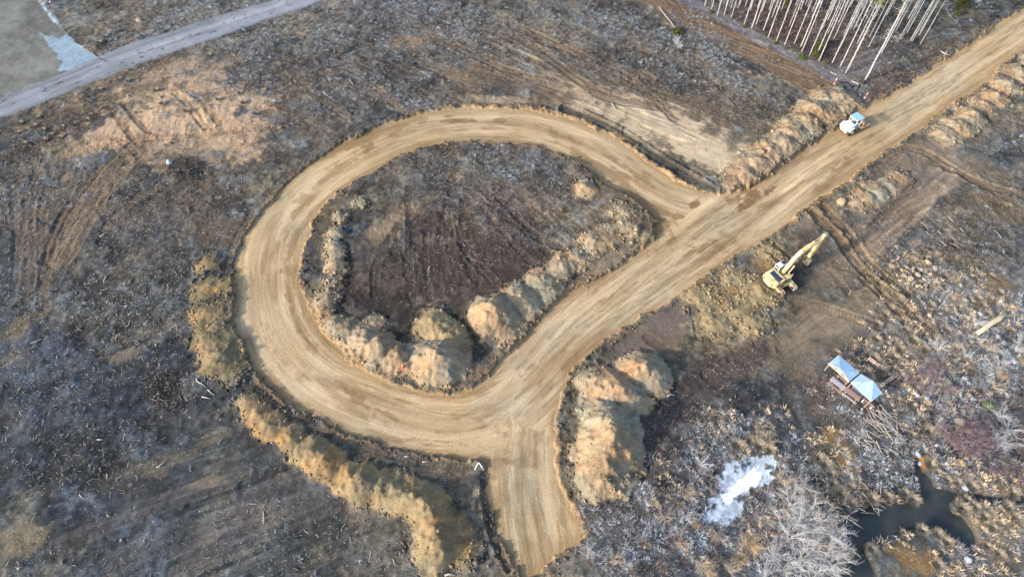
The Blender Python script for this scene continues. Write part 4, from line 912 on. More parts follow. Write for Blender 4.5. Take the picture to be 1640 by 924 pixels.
def roller():
    x, y = W(1368.5, 198.5, .9); z = float(hz(x, y)[0]) - .02
    R = empty('road_roller', (x, y, z), rad(29.5), 'white single drum soil compactor with pale blue canopy driving on the road', 'road roller')
    m = MB(); m.tube([(1.72, -1.05, .76), (1.72, 1.05, .76)], .76, 32); m.tube([(1.72, -1.06, .76), (1.72, 1.06, .76)], .55, 20); dr = m.build('drum', dust, R)
    m = MB(); m.bar((.55, -1.2, .85), (2.55, -1.2, .85), .14, .34, bev=.03).bar((.55, 1.2, .85), (2.55, 1.2, .85), .14, .34, bev=.03)
    m.bar((.62, -1.27, .85), (.62, 1.27, .85), .22, .4, bev=.03).bar((2.62, -1.27, .85), (2.62, 1.27, .85), .16, .26, bev=.03); m.build('drum_frame', mat('tan_frame', (196, 176, 146), .5, dirt=(120, 100, 76), dirt_amt=.6), R)
    m = MB(); m.box((.25, 0, .85), (.6, .7, .5), bev=.05); m.build('articulation_joint', steel, R)
    m = MB(); pr = [(-2.75, 1.0), (-2.7, 1.45), (-2.35, 1.78), (-1.1, 1.98), (-.95, 1.98), (-.95, .7), (-2.5, .7)]
    m.prism(pr, -.82, .82, bev=.10); m.box((-1.6, 0, .85), (1.9, 1.3, .5), bev=.05); hood = m.build('engine_hood', white, R)
    m = MB(); m.box((-2.2, 0, 1.87), (.5, 1.0, .03), rot=Matrix.Rotation(rad(-8), 4, 'Y')); m.tube([(-1.3, .35, 1.95), (-1.3, .35, 2.35)], .06, 8); m.build('vent', mat('pale_grille', (196, 196, 190), .5, var=.15, scale=9), hood)
    for s in (-1, 1):
        m = MB(); m.tube([(-1.45, s * .72, .76), (-1.45, s * .80, .76), (-1.45, s * 1.2, .76), (-1.45, s * 1.26, .76)], [.6, .76, .76, .62], 26)
        for k in range(20):
            a = 2 * math.pi * k / 20; m.box((-1.45 + .765 * math.cos(a), s * 1.0, .76 + .765 * math.sin(a)), (.05, .4, .09), rot=Matrix.Rotation(-a, 4, 'Y') @ Matrix.Rotation(rad(28), 4, 'X'))
        wh = m.build('wheel', black, R)
        m = MB(); m.tube([(-1.45, s * 1.2, .76), (-1.45, s * 1.275, .76)], [.36, .33], 20); m.tube([(-1.45, s * 1.25, .76), (-1.45, s * 1.31, .76)], .16, 12); m.build('rim', white, wh)
        m = MB()
        for k in range(5):
            a0, a1 = rad(20 + 28 * k), rad(48 + 28 * k); rr = .88
            m.bar((-1.45 + rr * math.cos(a0), s * 1.02, .76 + rr * math.sin(a0)), (-1.45 + rr * math.cos(a1), s * 1.02, .76 + rr * math.sin(a1)), .46, .04)
        m.build('mudguard', mat('blue_grey_paint', (156, 172, 184), .45, var=.05), R)
    # platform
    m = MB(); m.box((-.35, 0, 1.1), (1.25, 1.8, .12), bev=.02); m.box((.22, 0, 1.35), (.1, 1.5, .5), bev=.03); pf = m.build('platform', mat('blue_grey_paint', (156, 172, 184)), R)
    m = MB(); m.box((-.45, .0, 1.42), (.5, .5, .14), bev=.04).box((-.68, 0, 1.75), (.12, .48, .6), rot=Matrix.Rotation(rad(-10), 4, 'Y'), bev=.04); m.build('seat', black, R)
    m = MB(); m.tube([(.15, 0, 1.4), (-.02, 0, 1.85)], .035, 6); pts = [(-.04 + .03 * math.sin(a), .2 * math.cos(a), 1.87 + .18 * math.sin(a) * .5) for a in [2 * math.pi * k / 16 for k in range(17)]]
    m.tube(pts, .018, 5); m.box((.2, 0, 1.72), (.16, .7, .25), bev=.03); m.build('steering_console', black, R)
    m = MB()
    for xx, yy in ((-.9, -.78), (-.9, .78), (.3, -.78), (.3, .78)): m.bar((xx, yy, 1.1), (xx, yy, 2.85), .075)
    m.bar((-.9, -.78, 1.9), (.3, -.78, 1.9), .04).bar((-.9, .78, 1.9), (.3, .78, 1.9), .04).bar((-.9, -.8, 1.9), (-.9, .8, 1.9), .04); m.build('roll_bar', white, R)
    m = MB(); m.box((-.25, 0, 2.93), (1.75, 1.85, .1), bev=.04); cn = m.build('canopy', blueroof, R)
    m = MB(); m.box((-1.06, 0, 2.86), (.1, 1.7, .12)); m.build('canopy_edge', white, cn)
    for s in (-1, 1): m = MB(); m.tube([(-2.72, s * .55, 1.2), (-2.78, s * .55, 1.2)], .08, 8); m.build('rear_light', redp, hood)
roller()

# ================================================================== PICNIC PLACE
zinc = mat('galvanised_roofing', (158, 186, 206), .32, metal=.35, var=.07, scale=1.2, dirt=(150, 160, 168), dirt_amt=.4)
timber = mat('pinkish_timber', (138, 114, 106), .7, var=.16, scale=5)
gtimber = mat('grey_timber', (146, 148, 158), .7, var=.14, scale=5)
ptimber = mat('pale_timber', (198, 180, 164), .7, var=.12, scale=5)
def zloc(x, y): return float(hz(x, y)[0])
def shelter(cx, cy, yaw, apex_front, label):
    """roof of three slopes with its peak over one long side; x along the long side, -y is the open front"""
    z = zloc(cx, cy); R = empty('picnic_shelter', (cx, cy, z), yaw, label, 'shelter')
    L, D, e, pk = 1.72, 1.08, 2.05, 2.75
    ay = -D if apex_front else D
    A, B, C_, Dd = (-L, -D, e), (L, -D, e), (L, D, e), (-L, D, e); P = (0, ay, pk)
    m = MB()
    tri = [(A, P, Dd), (B, C_, P), (Dd, P, C_)] if apex_front else [(A, P, Dd), (B, C_, P), (A, B, P)]
    for t3 in tri: m.poly(t3, .035)
    rf = m.build('roof', zinc, R)
    m = MB()
    gy = ay + (.0 if apex_front else -.0)
    m.bar((-L, gy, e - .08), (L, gy, e - .08), .07, .12).bar((-L, gy, e - .05), (0, gy, pk - .08), .07, .1).bar((L, gy, e - .05), (0, gy, pk - .08), .07, .1).bar((0, gy, e - .05), (0, gy, pk - .1), .07, .07)
    m.bar((-.55, gy, e - .05), (0, gy, e + .4), .05, .07).bar((.55, gy, e - .05), (0, gy, e + .4), .05, .07); m.build('truss', ptimber, R)
    m = MB(); m.bar((-L + .1, -ay * .93, e - .1), (L - .1, -ay * .93, e - .1), .08, .12).bar((-L + .1, -D * .9, e - .1), (-L + .1, D * .9, e - .1), .08, .12).bar((L - .1, -D * .9, e - .1), (L - .1, D * .9, e - .1), .08, .12); m.build('beam', timber, R)
    for sx in (-1, 1):
        for sy in (-1, 1):
            m = MB(); m.bar((sx * (L - .15), sy * (D - .12), -.2), (sx * (L - .15), sy * (D - .12), e - .12), .11); m.build('post', timber, R)
    return R
shelter(45.11 , 42.95 , rad(-53), True, 'small metal roofed shelter with open timber truss facing the long tables')
shelter(47.18, 39.94, rad(-54.5), False, 'small metal roofed shelter whose front slope shines white beside the reddish scrub')
def picnic_table(x, y, yaw, top_m, bench_m, ln, label):
    z = zloc(x, y); R = empty('picnic_table', (x, y, z), yaw, label, 'picnic table')
    m = MB()
    for k in range(5): m.box((0, -.3 + k * .15, .74), (ln, .135, .045), bev=.006)
    m.build('table_top', top_m, R)
    for s in (-1, 1):
        m = MB(); m.box((0, s * .68 - .07, .45), (ln, .125, .045), bev=.006).box((0, s * .68 + .07, .45), (ln, .125, .045), bev=.006); m.build('seat', bench_m, R)
    for s in (-1, 1):
        m = MB(); xx = s * (ln / 2 - .3)
        m.bar((xx, -.65, 0), (xx, -.15, .7), .05, .09).bar((xx, .65, 0), (xx, .15, .7), .05, .09).bar((xx, -.78, .4), (xx, .78, .4), .05, .09); m.build('leg_frame', ptimber, R)
picnic_table(44.32, 41.2, rad(-48), gtimber, timber, 2.2, 'picnic table with grey blue top nearest the bare slope')
picnic_table(45.78, 39.58, rad(-48), timber, gtimber, 2.2, 'picnic table with reddish brown top joined end on to the grey one')
def bench(x, y, yaw, m_, label):
    z = zloc(x, y); R = empty('bench', (x, y, z), yaw, label, 'bench')
    m = MB(); m.box((0, -.1, .5), (1.75, .18, .05), bev=.006).box((0, .1, .5), (1.75, .18, .05), bev=.006); m.build('seat', m_, R)
    for s in (-1, 1): m = MB(); m.box((s * .65, 0, .24), (.12, .36, .46), bev=.02); m.box((s * .65, -.24, .08), (.16, .14, .12), bev=.02); m.build('leg', whitep, R)
bench(45.3, 42.0, rad(-52.8), timber, 'brown plank bench with white feet in front of the truss shelter')
bench(46.75, 40.2, rad(-52.8), gtimber, 'grey brown bench with white feet between the two shelters')
bench(47.75, 38.5, rad(-51), timber, 'narrow brown bench sticking out past the white sloped shelter')
def rails(px0, py0, px1, py1, label, seed, half):
    x0, y0, _ = G(px0, py0); x1, y1, _ = G(px1, py1); L = math.hypot(x1 - x0, y1 - y0); z = zloc(x0, y0)
    R = empty('timber_railing', (x0, y0, z), math.atan2(y1 - y0, x1 - x0), label, 'railing')
    for yy in (-half, half): m = MB(); m.bar((0, yy, .55), (L, yy, .50), .09, .09, bev=.01); m.build('rail', ptimber, R)
    for xx in (.05, L * .55): m = MB(); m.bar((xx, -half * 1.2, .62), (xx, half * 1.2, .62), .1, .07); m.bar((xx, -half, -.1), (xx, -half, .6), .09); m.bar((xx, half, -.1), (xx, half, .6), .09); m.build('post', ptimber, R)
rails(1389, 576, 1406, 588, 'pale timber railing with two bars standing in dry grass behind the shelters', 1, .16)
rails(1411, 618, 1434, 602, 'broken timber railing leaning beside the reddish scrub and shelter corner', 2, .13)

# ================================================================== ROCKS, LOGS, SMALL THINGS
def rock_mesh(name, s, seed, flat=.6, ang=0.9):
    r = random.Random(seed); bm = bmesh.new(); bmesh.ops.create_icosphere(bm, subdivisions=2, radius=1)
    pl = [(Vector((r.uniform(-1, 1), r.uniform(-1, 1), r.uniform(-.4, 1))).normalized(), r.uniform(.6, .85)) for _ in range(9)]
    for v in bm.verts:
        p = v.co.copy()
        for nn, dd in pl:
            q = p.dot(nn)
            if q > dd: p -= nn * (q - dd) * ang
        p *= 1 + r.uniform(-.03, .03); v.co = Vector((p.x * s[0], p.y * s[1], p.z * s[2]))
    me = bpy.data.meshes.new(name); bm.to_mesh(me); bm.free(); return me
rkm = [mat('pale_stone', (124, 116, 106), .9, var=.2, scale=4, bump=.4), mat('tan_stone', (146, 126, 100), .9, var=.2, scale=4, bump=.4), mat('blue_grey_stone', (130, 142, 154), .9, var=.15, scale=4, bump=.4)]
def rock(px, py, s, mi, label, seed, yaw=0, group=None, cat='boulder'):
    x, y, z = G(px, py); me = rock_mesh('boulder', s, seed); me.materials.append(rkm[mi])
    o = link_mesh('boulder', me); o.location = (x, y, z + s[2] * .35); o.rotation_euler = (0, 0, yaw); return tag(o, label, cat, group)
rock(1346, 326, (.95, .8, .7), 1, 'pale squarish boulder at the road shoulder above the excavator', 1, .5)
rock(224, 34, (.8, .6, .5), 0, 'cream rock in the brush between gravel pad and far road', 2, .3)
rock(272, 261, (.6, .55, .5), 2, 'bluish rounded boulder beside the black debris pile', 3)
rock(257, 157, (.45, .4, .35), 0, 'small grey stone at the top of the sandy patch', 4); rock(206, 155, (.4, .35, .3), 0, 'small white stone beside the dark track by the sandy patch', 5)
rock(1545, 781 , (.5,.45,.35), 2, 'grey stone in the shallow channel north of the pond', 6)
rock(1549, 897, (.6, .5, .5), 2, 'bluish boulder half sunk in grass below the pond', 7)
rock(1537, 676, (.95, .7, .55), 0, 'flat grey boulder among the reddish shrubs', 8, -.5)
rock(1550, 690, (.5, .4, .35), 0, 'smaller grey boulder touching the flat one among shrubs', 9)
rock(1236, 914, (.4, .4, .3), 0, 'grey stone under the frosted shrubs beside the pond', 10)
r_ = random.Random(5)
gp_ = 'loose boulders lining the scrub edge below the crawler tracks'
for i, (px, py) in enumerate([(1448, 441), (1459, 446), (1470, 441), (1480, 447), (1462, 434), (1490, 440), (1443, 450), (1476, 432), (1455, 455), (1498, 430), (1452, 428), (1486, 421)]):
    s = r_.uniform(.35, .6); rock(px, py, (s, s * r_.uniform(.7, 1), s * .75), r_.choice([0, 1, 0]), 'loose rounded boulder in the row along the scrub edge', 20 + i, r_.uniform(0, 6), gp_)
gp_ = 'grey stones scattered through the wet ground by the pond'
for i, (px, py) in enumerate([(1470, 728), (1476, 741), (1484, 762), (1490, 770), (1470, 756), (1502, 783), (1487, 782), (1556, 548), (1570, 503), (1597, 541), (1607, 549), (1546, 606), (1552, 613), (1468, 634), (1484, 640), (1586, 630), (1466, 648)]):
    s = r_.uniform(.3, .5); rock(px, py, (s, s * r_.uniform(.7, 1), s * .7), r_.choice([0, 2, 2]), 'grey stone in the marshy scrub around the pond', 40 + i, r_.uniform(0, 6), gp_)
gp_ = 'small pale stones lying on the dark ground'
for i, (px, py) in enumerate([(496, 120), (83, 885), (101, 901), (88, 886), (195, 865), (174, 826), (103, 775), (46, 921), (583, 834), (622, 826), (250, 552), (436, 710), (965, 180), (1110, 395), (1015, 160), (1118, 645), (1170, 640), (1226, 745), (760, 260), (940, 460), (812, 245), (1000, 860), (1455, 860), (345, 205), (330, 145), (680, 265)]):
    s = r_.uniform(.14, .24); rock(px, py, (s, s * .8, s * .7), 0, 'small pale stone on dark churned ground', 70 + i, r_.uniform(0, 6), gp_, 'stone')

wood = mat('peeled_wood', (196, 180, 146), .8, var=.14, scale=4, bump=.3); gwood = mat('weathered_wood', (148, 144, 138), .85, var=.2, scale=5)
def log(pts, rs, m_, label, cat='log', name='log', group=None, n=10, dz=0.0, forks=()):
    P = [G(*p) for p in pts]; o = Vector(P[0]); m = MB()
    Q = [Vector((p[0], p[1], p[2] + rs[i] * .7 + dz)) - o for i, p in enumerate(P)]; m.tube(Q, rs, n)
    for (i, px, py, h, r0) in forks:
        e = Vector(G(px, py, h)) - o; m.tube([Q[i], Q[i].lerp(e, .5) + Vector((0, 0, .08)), e], [r0, r0 * .7, r0 * .35], 6)
    ob = m.build(name, m_, None, True); ob.location = o; return tag(ob, label, cat, group)
log([(1563.5, 535.5), (1574, 529), (1585, 520), (1596, 514), (1607, 504.5)], [.30, .34, .36, .40, .33], wood, 'thick peeled yellowish log lying in frosted brush', n=12)
log([(1055, 14), (1063, 24), (1074, 38), (1083, 50)], [.09, .08, .07, .05], gwood, 'long thin white pole fallen across frosted brush, ending in green twigs', 'pole', 'fallen_pole', n=6, dz=.3)
log([(1507, 83), (1514, 88)], [.14, .11], gwood, 'white forked stump at the edge of the road under the pines', 'log', forks=[(1, 1517, 80, .5, .08), (1, 1520, 90, .3, .07)])
log([(712, 922), (720, 919), (730, 921)], [.12, .14, .1], gwood, 'pale curved limb lying below the long ochre ridge', n=8)
log([(1511, 8), (1522, 26), (1534, 38)], [.07, .05, .03], gwood, 'thin crooked limb on open ground right of the pines', forks=[(1, 1531, 22, .8, .04), (0, 1530, 10, .6, .04), (1, 1515, 30, .5, .03)], n=6)
log([(1068, 636), (1074, 632), (1081, 634)], [.1, .1, .07], gwood, 'short pale log on the dark strip above the wet ground', n=6)
log([(1186, 870), (1189, 886), (1197, 893)], [.07, .06, .04], gwood, 'bent white branch beside the straw coloured bush', n=6)
for i, (a, b) in enumerate([((315, 611), (331, 621)), ((334, 625), (344, 633)), ((324, 636), (338, 639)), ((316, 607), (318, 614)), ((247, 636), (255, 626)), ((254, 746), (268, 736)), ((250, 748), (258, 744)), ((170, 758), (171, 766)), ((156, 704), (165, 703)), ((101, 905), (103, 896)), ((28, 911), (38, 906)), ((129, 793), (136, 799)), ((285, 270), (289, 282)), ((300, 275), (312, 268)), ((116, 620), (125, 614)), ((172, 825), (178, 826)), ((355, 705), (350, 712)), ((648, 732), (656, 730)), ((676, 740), (688, 738)), ((589, 586), (597, 585)), ((980, 165), (985, 175)), ((700, 45), (706, 49)), ((560, 128), (566, 138)), ((1330, 116), (1341, 121)), ((935, 800), (939, 806)), ((1158, 684), (1164, 694)), ((470, 128), (480, 140)), ((520, 150), (530, 158)), ((60, 250), (55, 262)), ((110, 330), (116, 324)), ((160, 380), (172, 372)), ((205, 505), (214, 498)), ((230, 520), (240, 512))]):
    r0 = .05 + .04 * r_.random(); mx = ((a[0] + b[0]) / 2 + r_.uniform(-1.5, 1.5), (a[1] + b[1]) / 2 + r_.uniform(-1, 1))
    fk = [(1, mx[0] + r_.uniform(-7, 7), mx[1] + r_.uniform(-6, 6), .35, r0 * .7)] if i % 3 < 2 else []
    log([a, mx, b], [r0 * 1.2, r0, r0 * .7], gwood, 'pale broken branch lying on churned dark ground', 'branch', 'fallen_branch', 'larger broken branches on the cleared ground', 6, .03, fk)

def brush_pile(px, py, rr, n, hh, seed, label, lmin=1.0, lmax=3.0, m_=None):
    x, y, z = G(px, py); r = random.Random(seed); m = MB(); main = r.uniform(0, 3)
    for k in range(n):
        a = r.uniform(0, 6.28); d = rr * math.sqrt(r.random()); th = rad(-55) + r.gauss(0, .55) if r.random() < .7 else r.uniform(0, 3.14); L = r.uniform(lmin, lmax) / 2
        c = Vector((d * math.cos(a), d * math.sin(a), hh * (1 - d / rr) * r.random() + .12)); v = Vector((math.cos(th), math.sin(th), r.gauss(0, .14))) * L; r0 = r.uniform(.025, .06)
        m.tube([c - v, c + Vector((r.gauss(0, .06), r.gauss(0, .06), .03)), c + v], [r0, r0 * .9, r0 * .5], 5, cap=False)
    o = m.build('brush_pile', m_ or gwood, None); o.location = (x, y, z); return tag(o, label, 'brush pile')
brush_pile(1412, 690, 3.1, 54, .6, 1, 'spread heap of long bleached poles on the knoll below the shelters')
brush_pile(1385, 710, 1.6, 24, .4, 2, 'small heap of bleached poles beside the larger pole heap', .6, 1.6)
brush_pile(300, 270, 2.8, 90, .6, 3, 'black tangle of charred branches beside the bluish boulder', .5, 1.5, mat('charred_wood', (44, 42, 42), .9, var=.3))
brush_pile(262, 615, 2.2, 50, .35, 4, 'tangle of dark branches in the blackest patch of soil', .4, 1.2, mat('charred_wood', (44, 42, 42)))
brush_pile(1430, 58, 1.8, 36, .5, 5, 'fallen dead limbs heaped among the pine trunks', .6, 1.8)
brush_pile(1392, 798, 2.2, 24, .3, 6, 'bleached poles fallen on the bank above the pond', .6, 1.8)
brush_pile(1510, 372, 3.2, 16, .3, 7, 'loose tangle of grey limbs on the slope above the log', .6, 2.0)

def cone(px, py, label):
    x, y, z = G(px, py); R = empty('traffic_cone', (x, y, z), .4, label, 'traffic cone')
    m = MB(); m.tube([(0, 0, .04), (0, 0, .34), (0, 0, .5), (0, 0, .9)], [.2, .135, .105, .03], 16); c = m.build('cone_body', orange, R, True)
    m = MB(); m.box((0, 0, .025), (.5, .5, .05), bev=.02); m.build('cone_base', orange, R)
    m = MB(); m.tube([(0, 0, .42), (0, 0, .58)], [.124, .096], 16); m.build('reflective_band', whitep, c)
cone(646, 592, 'orange traffic cone standing on the island near the tall orange heap')
def post(px, py, label, lean=(.15, .05)):
    x, y, z = G(px, py); R = empty('marker_post', (x, y, z - .05), 0, label, 'marker post')
    m = MB(); m.tube([(0, 0, 0), (lean[0], lean[1], 1.1)], .05, 8); m.build('post', redp, R)
    m = MB(); m.tube([(lean[0] * .62, lean[1] * .62, .68), (lean[0] * .82, lean[1] * .82, .9)], .056, 8); m.build('band', whitep, R)
    m = MB(); m.tube([(0, 0, .02), (0, 0, .1)], [.2, .14], 12); m.build('base', whitep, R)
post(1336, 135, 'red and white marker post at the end of the black pipe', (.3, .5)); post(1385, 157, 'red marker post with white foot between the pines and the road', (.35, .35)); post(81, 5, 'red marker post in brush beside the gravel pad', (.2, .1))
pipe_m = mat('black_pipe', (28, 30, 34), .5, var=.1)
log([(1342, 131), (1348, 133), (1355, 132), (1360, 136), (1363, 140), (1368, 138)], [.16] * 6, pipe_m, 'thick black pipe curving over the ground at the pine corner', 'pipe', 'black_pipe')
log([(1352, 137), (1354, 141)], [.14, .14], pipe_m, 'short black pipe stub beside the curved pipe', 'pipe', 'black_pipe')
log([(1364, 130), (1375, 135)], [.07, .07], white, 'white pipe lying between two black stubs at the pine corner', 'pipe', 'white_pipe')
log([(1381, 137), (1385, 129)], [.13, .11], pipe_m, 'black pipe stub standing at the foot of the corner pine', 'pipe', 'black_pipe', dz=.2)
log([(1372, 145), (1377, 136)], [.12, .1], pipe_m, 'black pipe stub by the end of the white pipe', 'pipe', 'black_pipe')
x, y, z = G(767, 742); R = empty('ground_marker', (x, y, z + .06), 0, 'white chevron marker on dark soil at the loop and spur corner', 'marker')
for p in ((760.3, 752.5), (774.2, 752.5)):
    e = G(*p); m = MB(); m.bar((.04 if p[0] > 767 else -.04, 0, 0), (e[0] - x, e[1] - y, e[2] - z), .11, .05); m.build('arm', whitep, R)
# survey stakes with a flag of ribbon, thin
for i, (px, py, lb) in enumerate([(1434, 418, 'thin pink topped survey stake beside the crawler tracks'), (1360, 473, 'thin survey stake on the bare ground below the excavator'), (8, 515, 'thin pinkish stake lying at the edge of the dark ground')]):
    x, y, z = G(px, py); R = empty('survey_stake', (x, y, z), i * 1.3, lb, 'stake'); m = MB(); m.bar((0, 0, -.1), (.25, .1, .9), .04, .02); m.build('stake', ptimber, R)
    m = MB(); m.box((.28, .1, .85), (.16, .02, .12)); m.build('ribbon', mat('pink_ribbon', (232, 120, 110), .6), R)

# ================================================================== SHRUBS
def branchy(seed, stems, Hh, spread, r0, sub_n=5, twigs=4, arch=.5):
    """leafless shrub: arching stems, side branches and twigs as thin three-sided strips"""
    r = np.random.default_rng(seed); V = []; Fc = []; base = 0
    def strip(P, rs):
        nonlocal base
        P = np.array(P); n = len(P)
        for i in range(n):
            d = P[min(i + 1, n - 1)] - P[max(i - 1, 0)]; d = d / (np.linalg.norm(d) + 1e-9); u = np.cross(d, [0, 0, 1.0]); 
            if np.linalg.norm(u) < .1: u = np.cross(d, [1.0, 0, 0])
            u /= np.linalg.norm(u); v = np.cross(d, u)
            for k in range(3): a = 2.094 * k; V.append(P[i] + (u * math.cos(a) + v * math.sin(a)) * rs[i])
        for i in range(n - 1):
            for k in range(3): Fc.append((base + i * 3 + k, base + i * 3 + (k + 1) % 3, base + i * 3 + 3 + (k + 1) % 3, base + i * 3 + 3 + k))
        base += 3 * n
    for s in range(stems):
        a = r.uniform(0, 6.283); ln = Hh * r.uniform(.65, 1.1); sp = spread * r.uniform(.3, 1.1); p = np.array([r.normal(0, .12), r.normal(0, .12), -.1]); P = [p]
        for k in range(1, 6):
            t = k / 5; a += r.normal(0, .12); P.append(np.array([P[0][0] + math.cos(a) * sp * t ** 1.3, P[0][1] + math.sin(a) * sp * t ** 1.3, ln * (t - arch * .45 * t * t)]) + r.normal(0, .05, 3))
        strip(P, [r0 * (1 - .8 * k / 5) for k in range(6)])
        for q in range(sub_n):
            k = r.integers(2, 6); o = P[k - 1] * .5 + P[k] * .5; b = a + r.normal(0, .8); l2 = ln * r.uniform(.2, .42); el = r.uniform(.1, 1.0)
            e = o + np.array([math.cos(b) * math.cos(el), math.sin(b) * math.cos(el), math.sin(el)]) * l2; mid = (o + e) / 2 + r.normal(0, .05, 3); strip([o, mid, e], [r0 * .42, r0 * .32, r0 * .12])
            for w_ in range(twigs):
                t = r.uniform(.3, 1); o2 = o + (e - o) * t; b2 = b + r.normal(0, .9); l3 = l2 * r.uniform(.3, .7); el2 = r.uniform(-.1, 1.1)
                strip([o2, o2 + np.array([math.cos(b2) * math.cos(el2), math.sin(b2) * math.cos(el2), math.sin(el2)]) * l3], [r0 * .22, r0 * .10])
    return np_mesh('shrub', V, Fc)
frm = mat('frosted_twigs', (172, 176, 182), .8, var=.18, scale=1.5); whm = mat('cream_twigs', (170, 158, 140), .85, var=.2, scale=1.5); redm = mat('purple_brown_twigs', (122, 104, 112), .85, var=.22, scale=1.5); tanm = mat('straw_twigs', (186, 164, 132), .85, var=.2, scale=1.5); brm = mat('dark_twigs', (96, 84, 76), .85, var=.2, scale=1.5)
SH = {}
for nm, mt, args in (('f', frm, (15, 2.6, 2.1, .036, 6, 3, .6)), ('r', redm, (26, 2.0, 1.2, .016, 4, 3, .25)), ('w', whm, (18, 2.2, 1.9, .030, 6, 4, .7)), ('s', tanm, (60, 1.5, 1.2, .016, 4, 3, .7)), ('b', brm, (26, 1.6, 1.1, .018, 5, 3, .4))):
    SH[nm] = []
    for v in range(3):
        me = branchy(500 + v + ord(nm), *args); me.materials.append(mt); SH[nm].append(me)
rs = random.Random(99)
def shrub(kind, px, py, sc_, label, group=None, name='bare_shrub', cat='shrub'):
    x, y, z = G(px, py); o = link_mesh(name, rs.choice(SH[kind])); o.location = (x, y, z); o.rotation_euler = (rs.uniform(-.1, .1), rs.uniform(-.1, .1), rs.uniform(0, 6.28)); o.scale = (sc_, sc_, sc_ * rs.uniform(.85, 1.1)); return tag(o, label, cat, group)
shrub('s', 1202, 873, 1.5, 'straw coloured rounded bush with a bent white branch below the ice')
shrub('s', 1185, 898, .9, 'low straw bush directly below the large rounded one'); shrub('s', 1135, 915, .9, 'straw bush in blue grey brush near the bottom edge')
for px, py, s in [(1262, 812, 1.3), (1290, 800, 1.2), (1285, 835, 1.6), (1318, 828, 1.3), (1262, 862, 1.5), (1300, 868, 1.6), (1330, 862, 1.1), (1275, 900, 1.5), (1318, 905, 1.4), (1240, 890, 1.2), (1250, 770, .9), (1298, 930, 1.4), (1310, 848, 1.5), (1272, 838, 1.4), (1330, 880, 1.3), (1255, 905, 1.2), (1295, 885, 1.5), (1325, 800, .9), (1225, 925, 1.2), (1280, 780, .9), (1340, 895, 1.0)]:
    shrub(rs.choice('ffw'), px, py, s, 'pale leafless willow on the near bank of the pond', 'willows crowding the near pond bank')
for px, py, s in [(1535, 690, 1.4), (1552, 705, 1.3), (1515, 705, 1.2), (1545, 730, 1.2), (1570, 690, 1.1), (1500, 690, 1.0), (1560, 720, 1.2), (1528, 715, 1.1), (1575, 715, 1.0), (1470, 600, 1.1), (1490, 610, 1.2), (1475, 625, 1.0), (1500, 590, .9), (1452, 612, .9), (1510, 625, 1.0), (1488, 585, .9)]:
    shrub('r', px, py, s, 'purple brown leafless shrub in the dense thicket beyond the shelters', 'purple brown shrubs of the thicket')
for px, py, s in [(1625, 655, 1.5), (1600, 668, 1.2), (1635, 690, 1.4), (1612, 690, 1.1), (1638, 730, 1.4), (1610, 740, 1.2), (1585, 755, 1.0), (1630, 770, 1.3), (1600, 712, 1.1), (1640, 620, 1.2)]:
    shrub(rs.choice('frwb'), px, py, s * .85, 'pale leafless shrub on the far side of the thicket', 'frosted shrubs beyond the thicket')
for px, py, s in [(1215, 690, .9), (1228, 712, .8), (1120, 745, .8), (1100, 790, .9), (1065, 830, .9), (1030, 870, 1.0), (985, 895, 1.0), (1090, 870, 1.0), (1150, 860, .9), (1120, 905, 1.1), (1060, 910, 1.0), (1010, 915, .9), (1170, 915, 1.0), (945, 905, .9), (1195, 835, .9), (1500, 560, .9), (1560, 520, 1.0), (1580, 560, 1.0), (1545, 570, .8), (1600, 590, 1.0), (1625, 560, 1.1), (1590, 620, 1.1)]:
    shrub(rs.choice('fwwb'), px, py, s * .9, 'spreading leafless bush in the low scrub between ice, spur road and log', 'spreading frosted bushes of the low scrub')
def rnd_shrubs(kinds, bl, n, seed, smin, smax, label, group, name='bare_shrub', cat='shrub'):
    x, y, px, py = scatter_px(n, bl, seed); k = (lab_at(x, y) == 0) & ~pond_at(x, y); px, py = px[k], py[k]
    for a, b in zip(px, py): shrub(rs.choice(kinds), a, b, rs.uniform(smin, smax), label, group, name, cat)
    return len(px)
q = [rnd_shrubs(['f', 's', 'r', 'b'], [(1590, 560, 80, 60, 0, .9), (1560, 640, 60, 60, 0, .5), (1600, 800, 60, 60, 0, .7)], 1500, 701, .5, .95, 'small leafless shrub in the mixed marsh scrub', 'small shrubs of the marsh'),
     rnd_shrubs(['f', 'b', 's'], [(1080, 800, 110, 80, 0, .8), (1050, 890, 140, 50, 0, .8), (1200, 720, 60, 60, 0, .8)], 1500, 702, .4, .8, 'small grey leafless bush on the wet ground above the spur road', 'small bushes below the large sandy heap'),
     rnd_shrubs(['f', 'b'], [(1100, 70, 110, 40, 28, .9), (1580, 15, 80, 24, 0, .9)], 1300, 703, .4, .8, 'small frosted bush in the brush strip beside the pine stand', 'small bushes along the pine stand'),
     rnd_shrubs(['s', 'b'], [(60, 220, 80, 40, -20, .9), (200, 150, 120, 30, -22, .7), (330, 130, 100, 50, 0, .7), (430, 190, 60, 60, 0, .7)], 1100, 704, .28, .5, 'small rounded withered bush on the sandy ground by the far road', 'withered bushes of the sandy ground')]
print('shrubs', q)
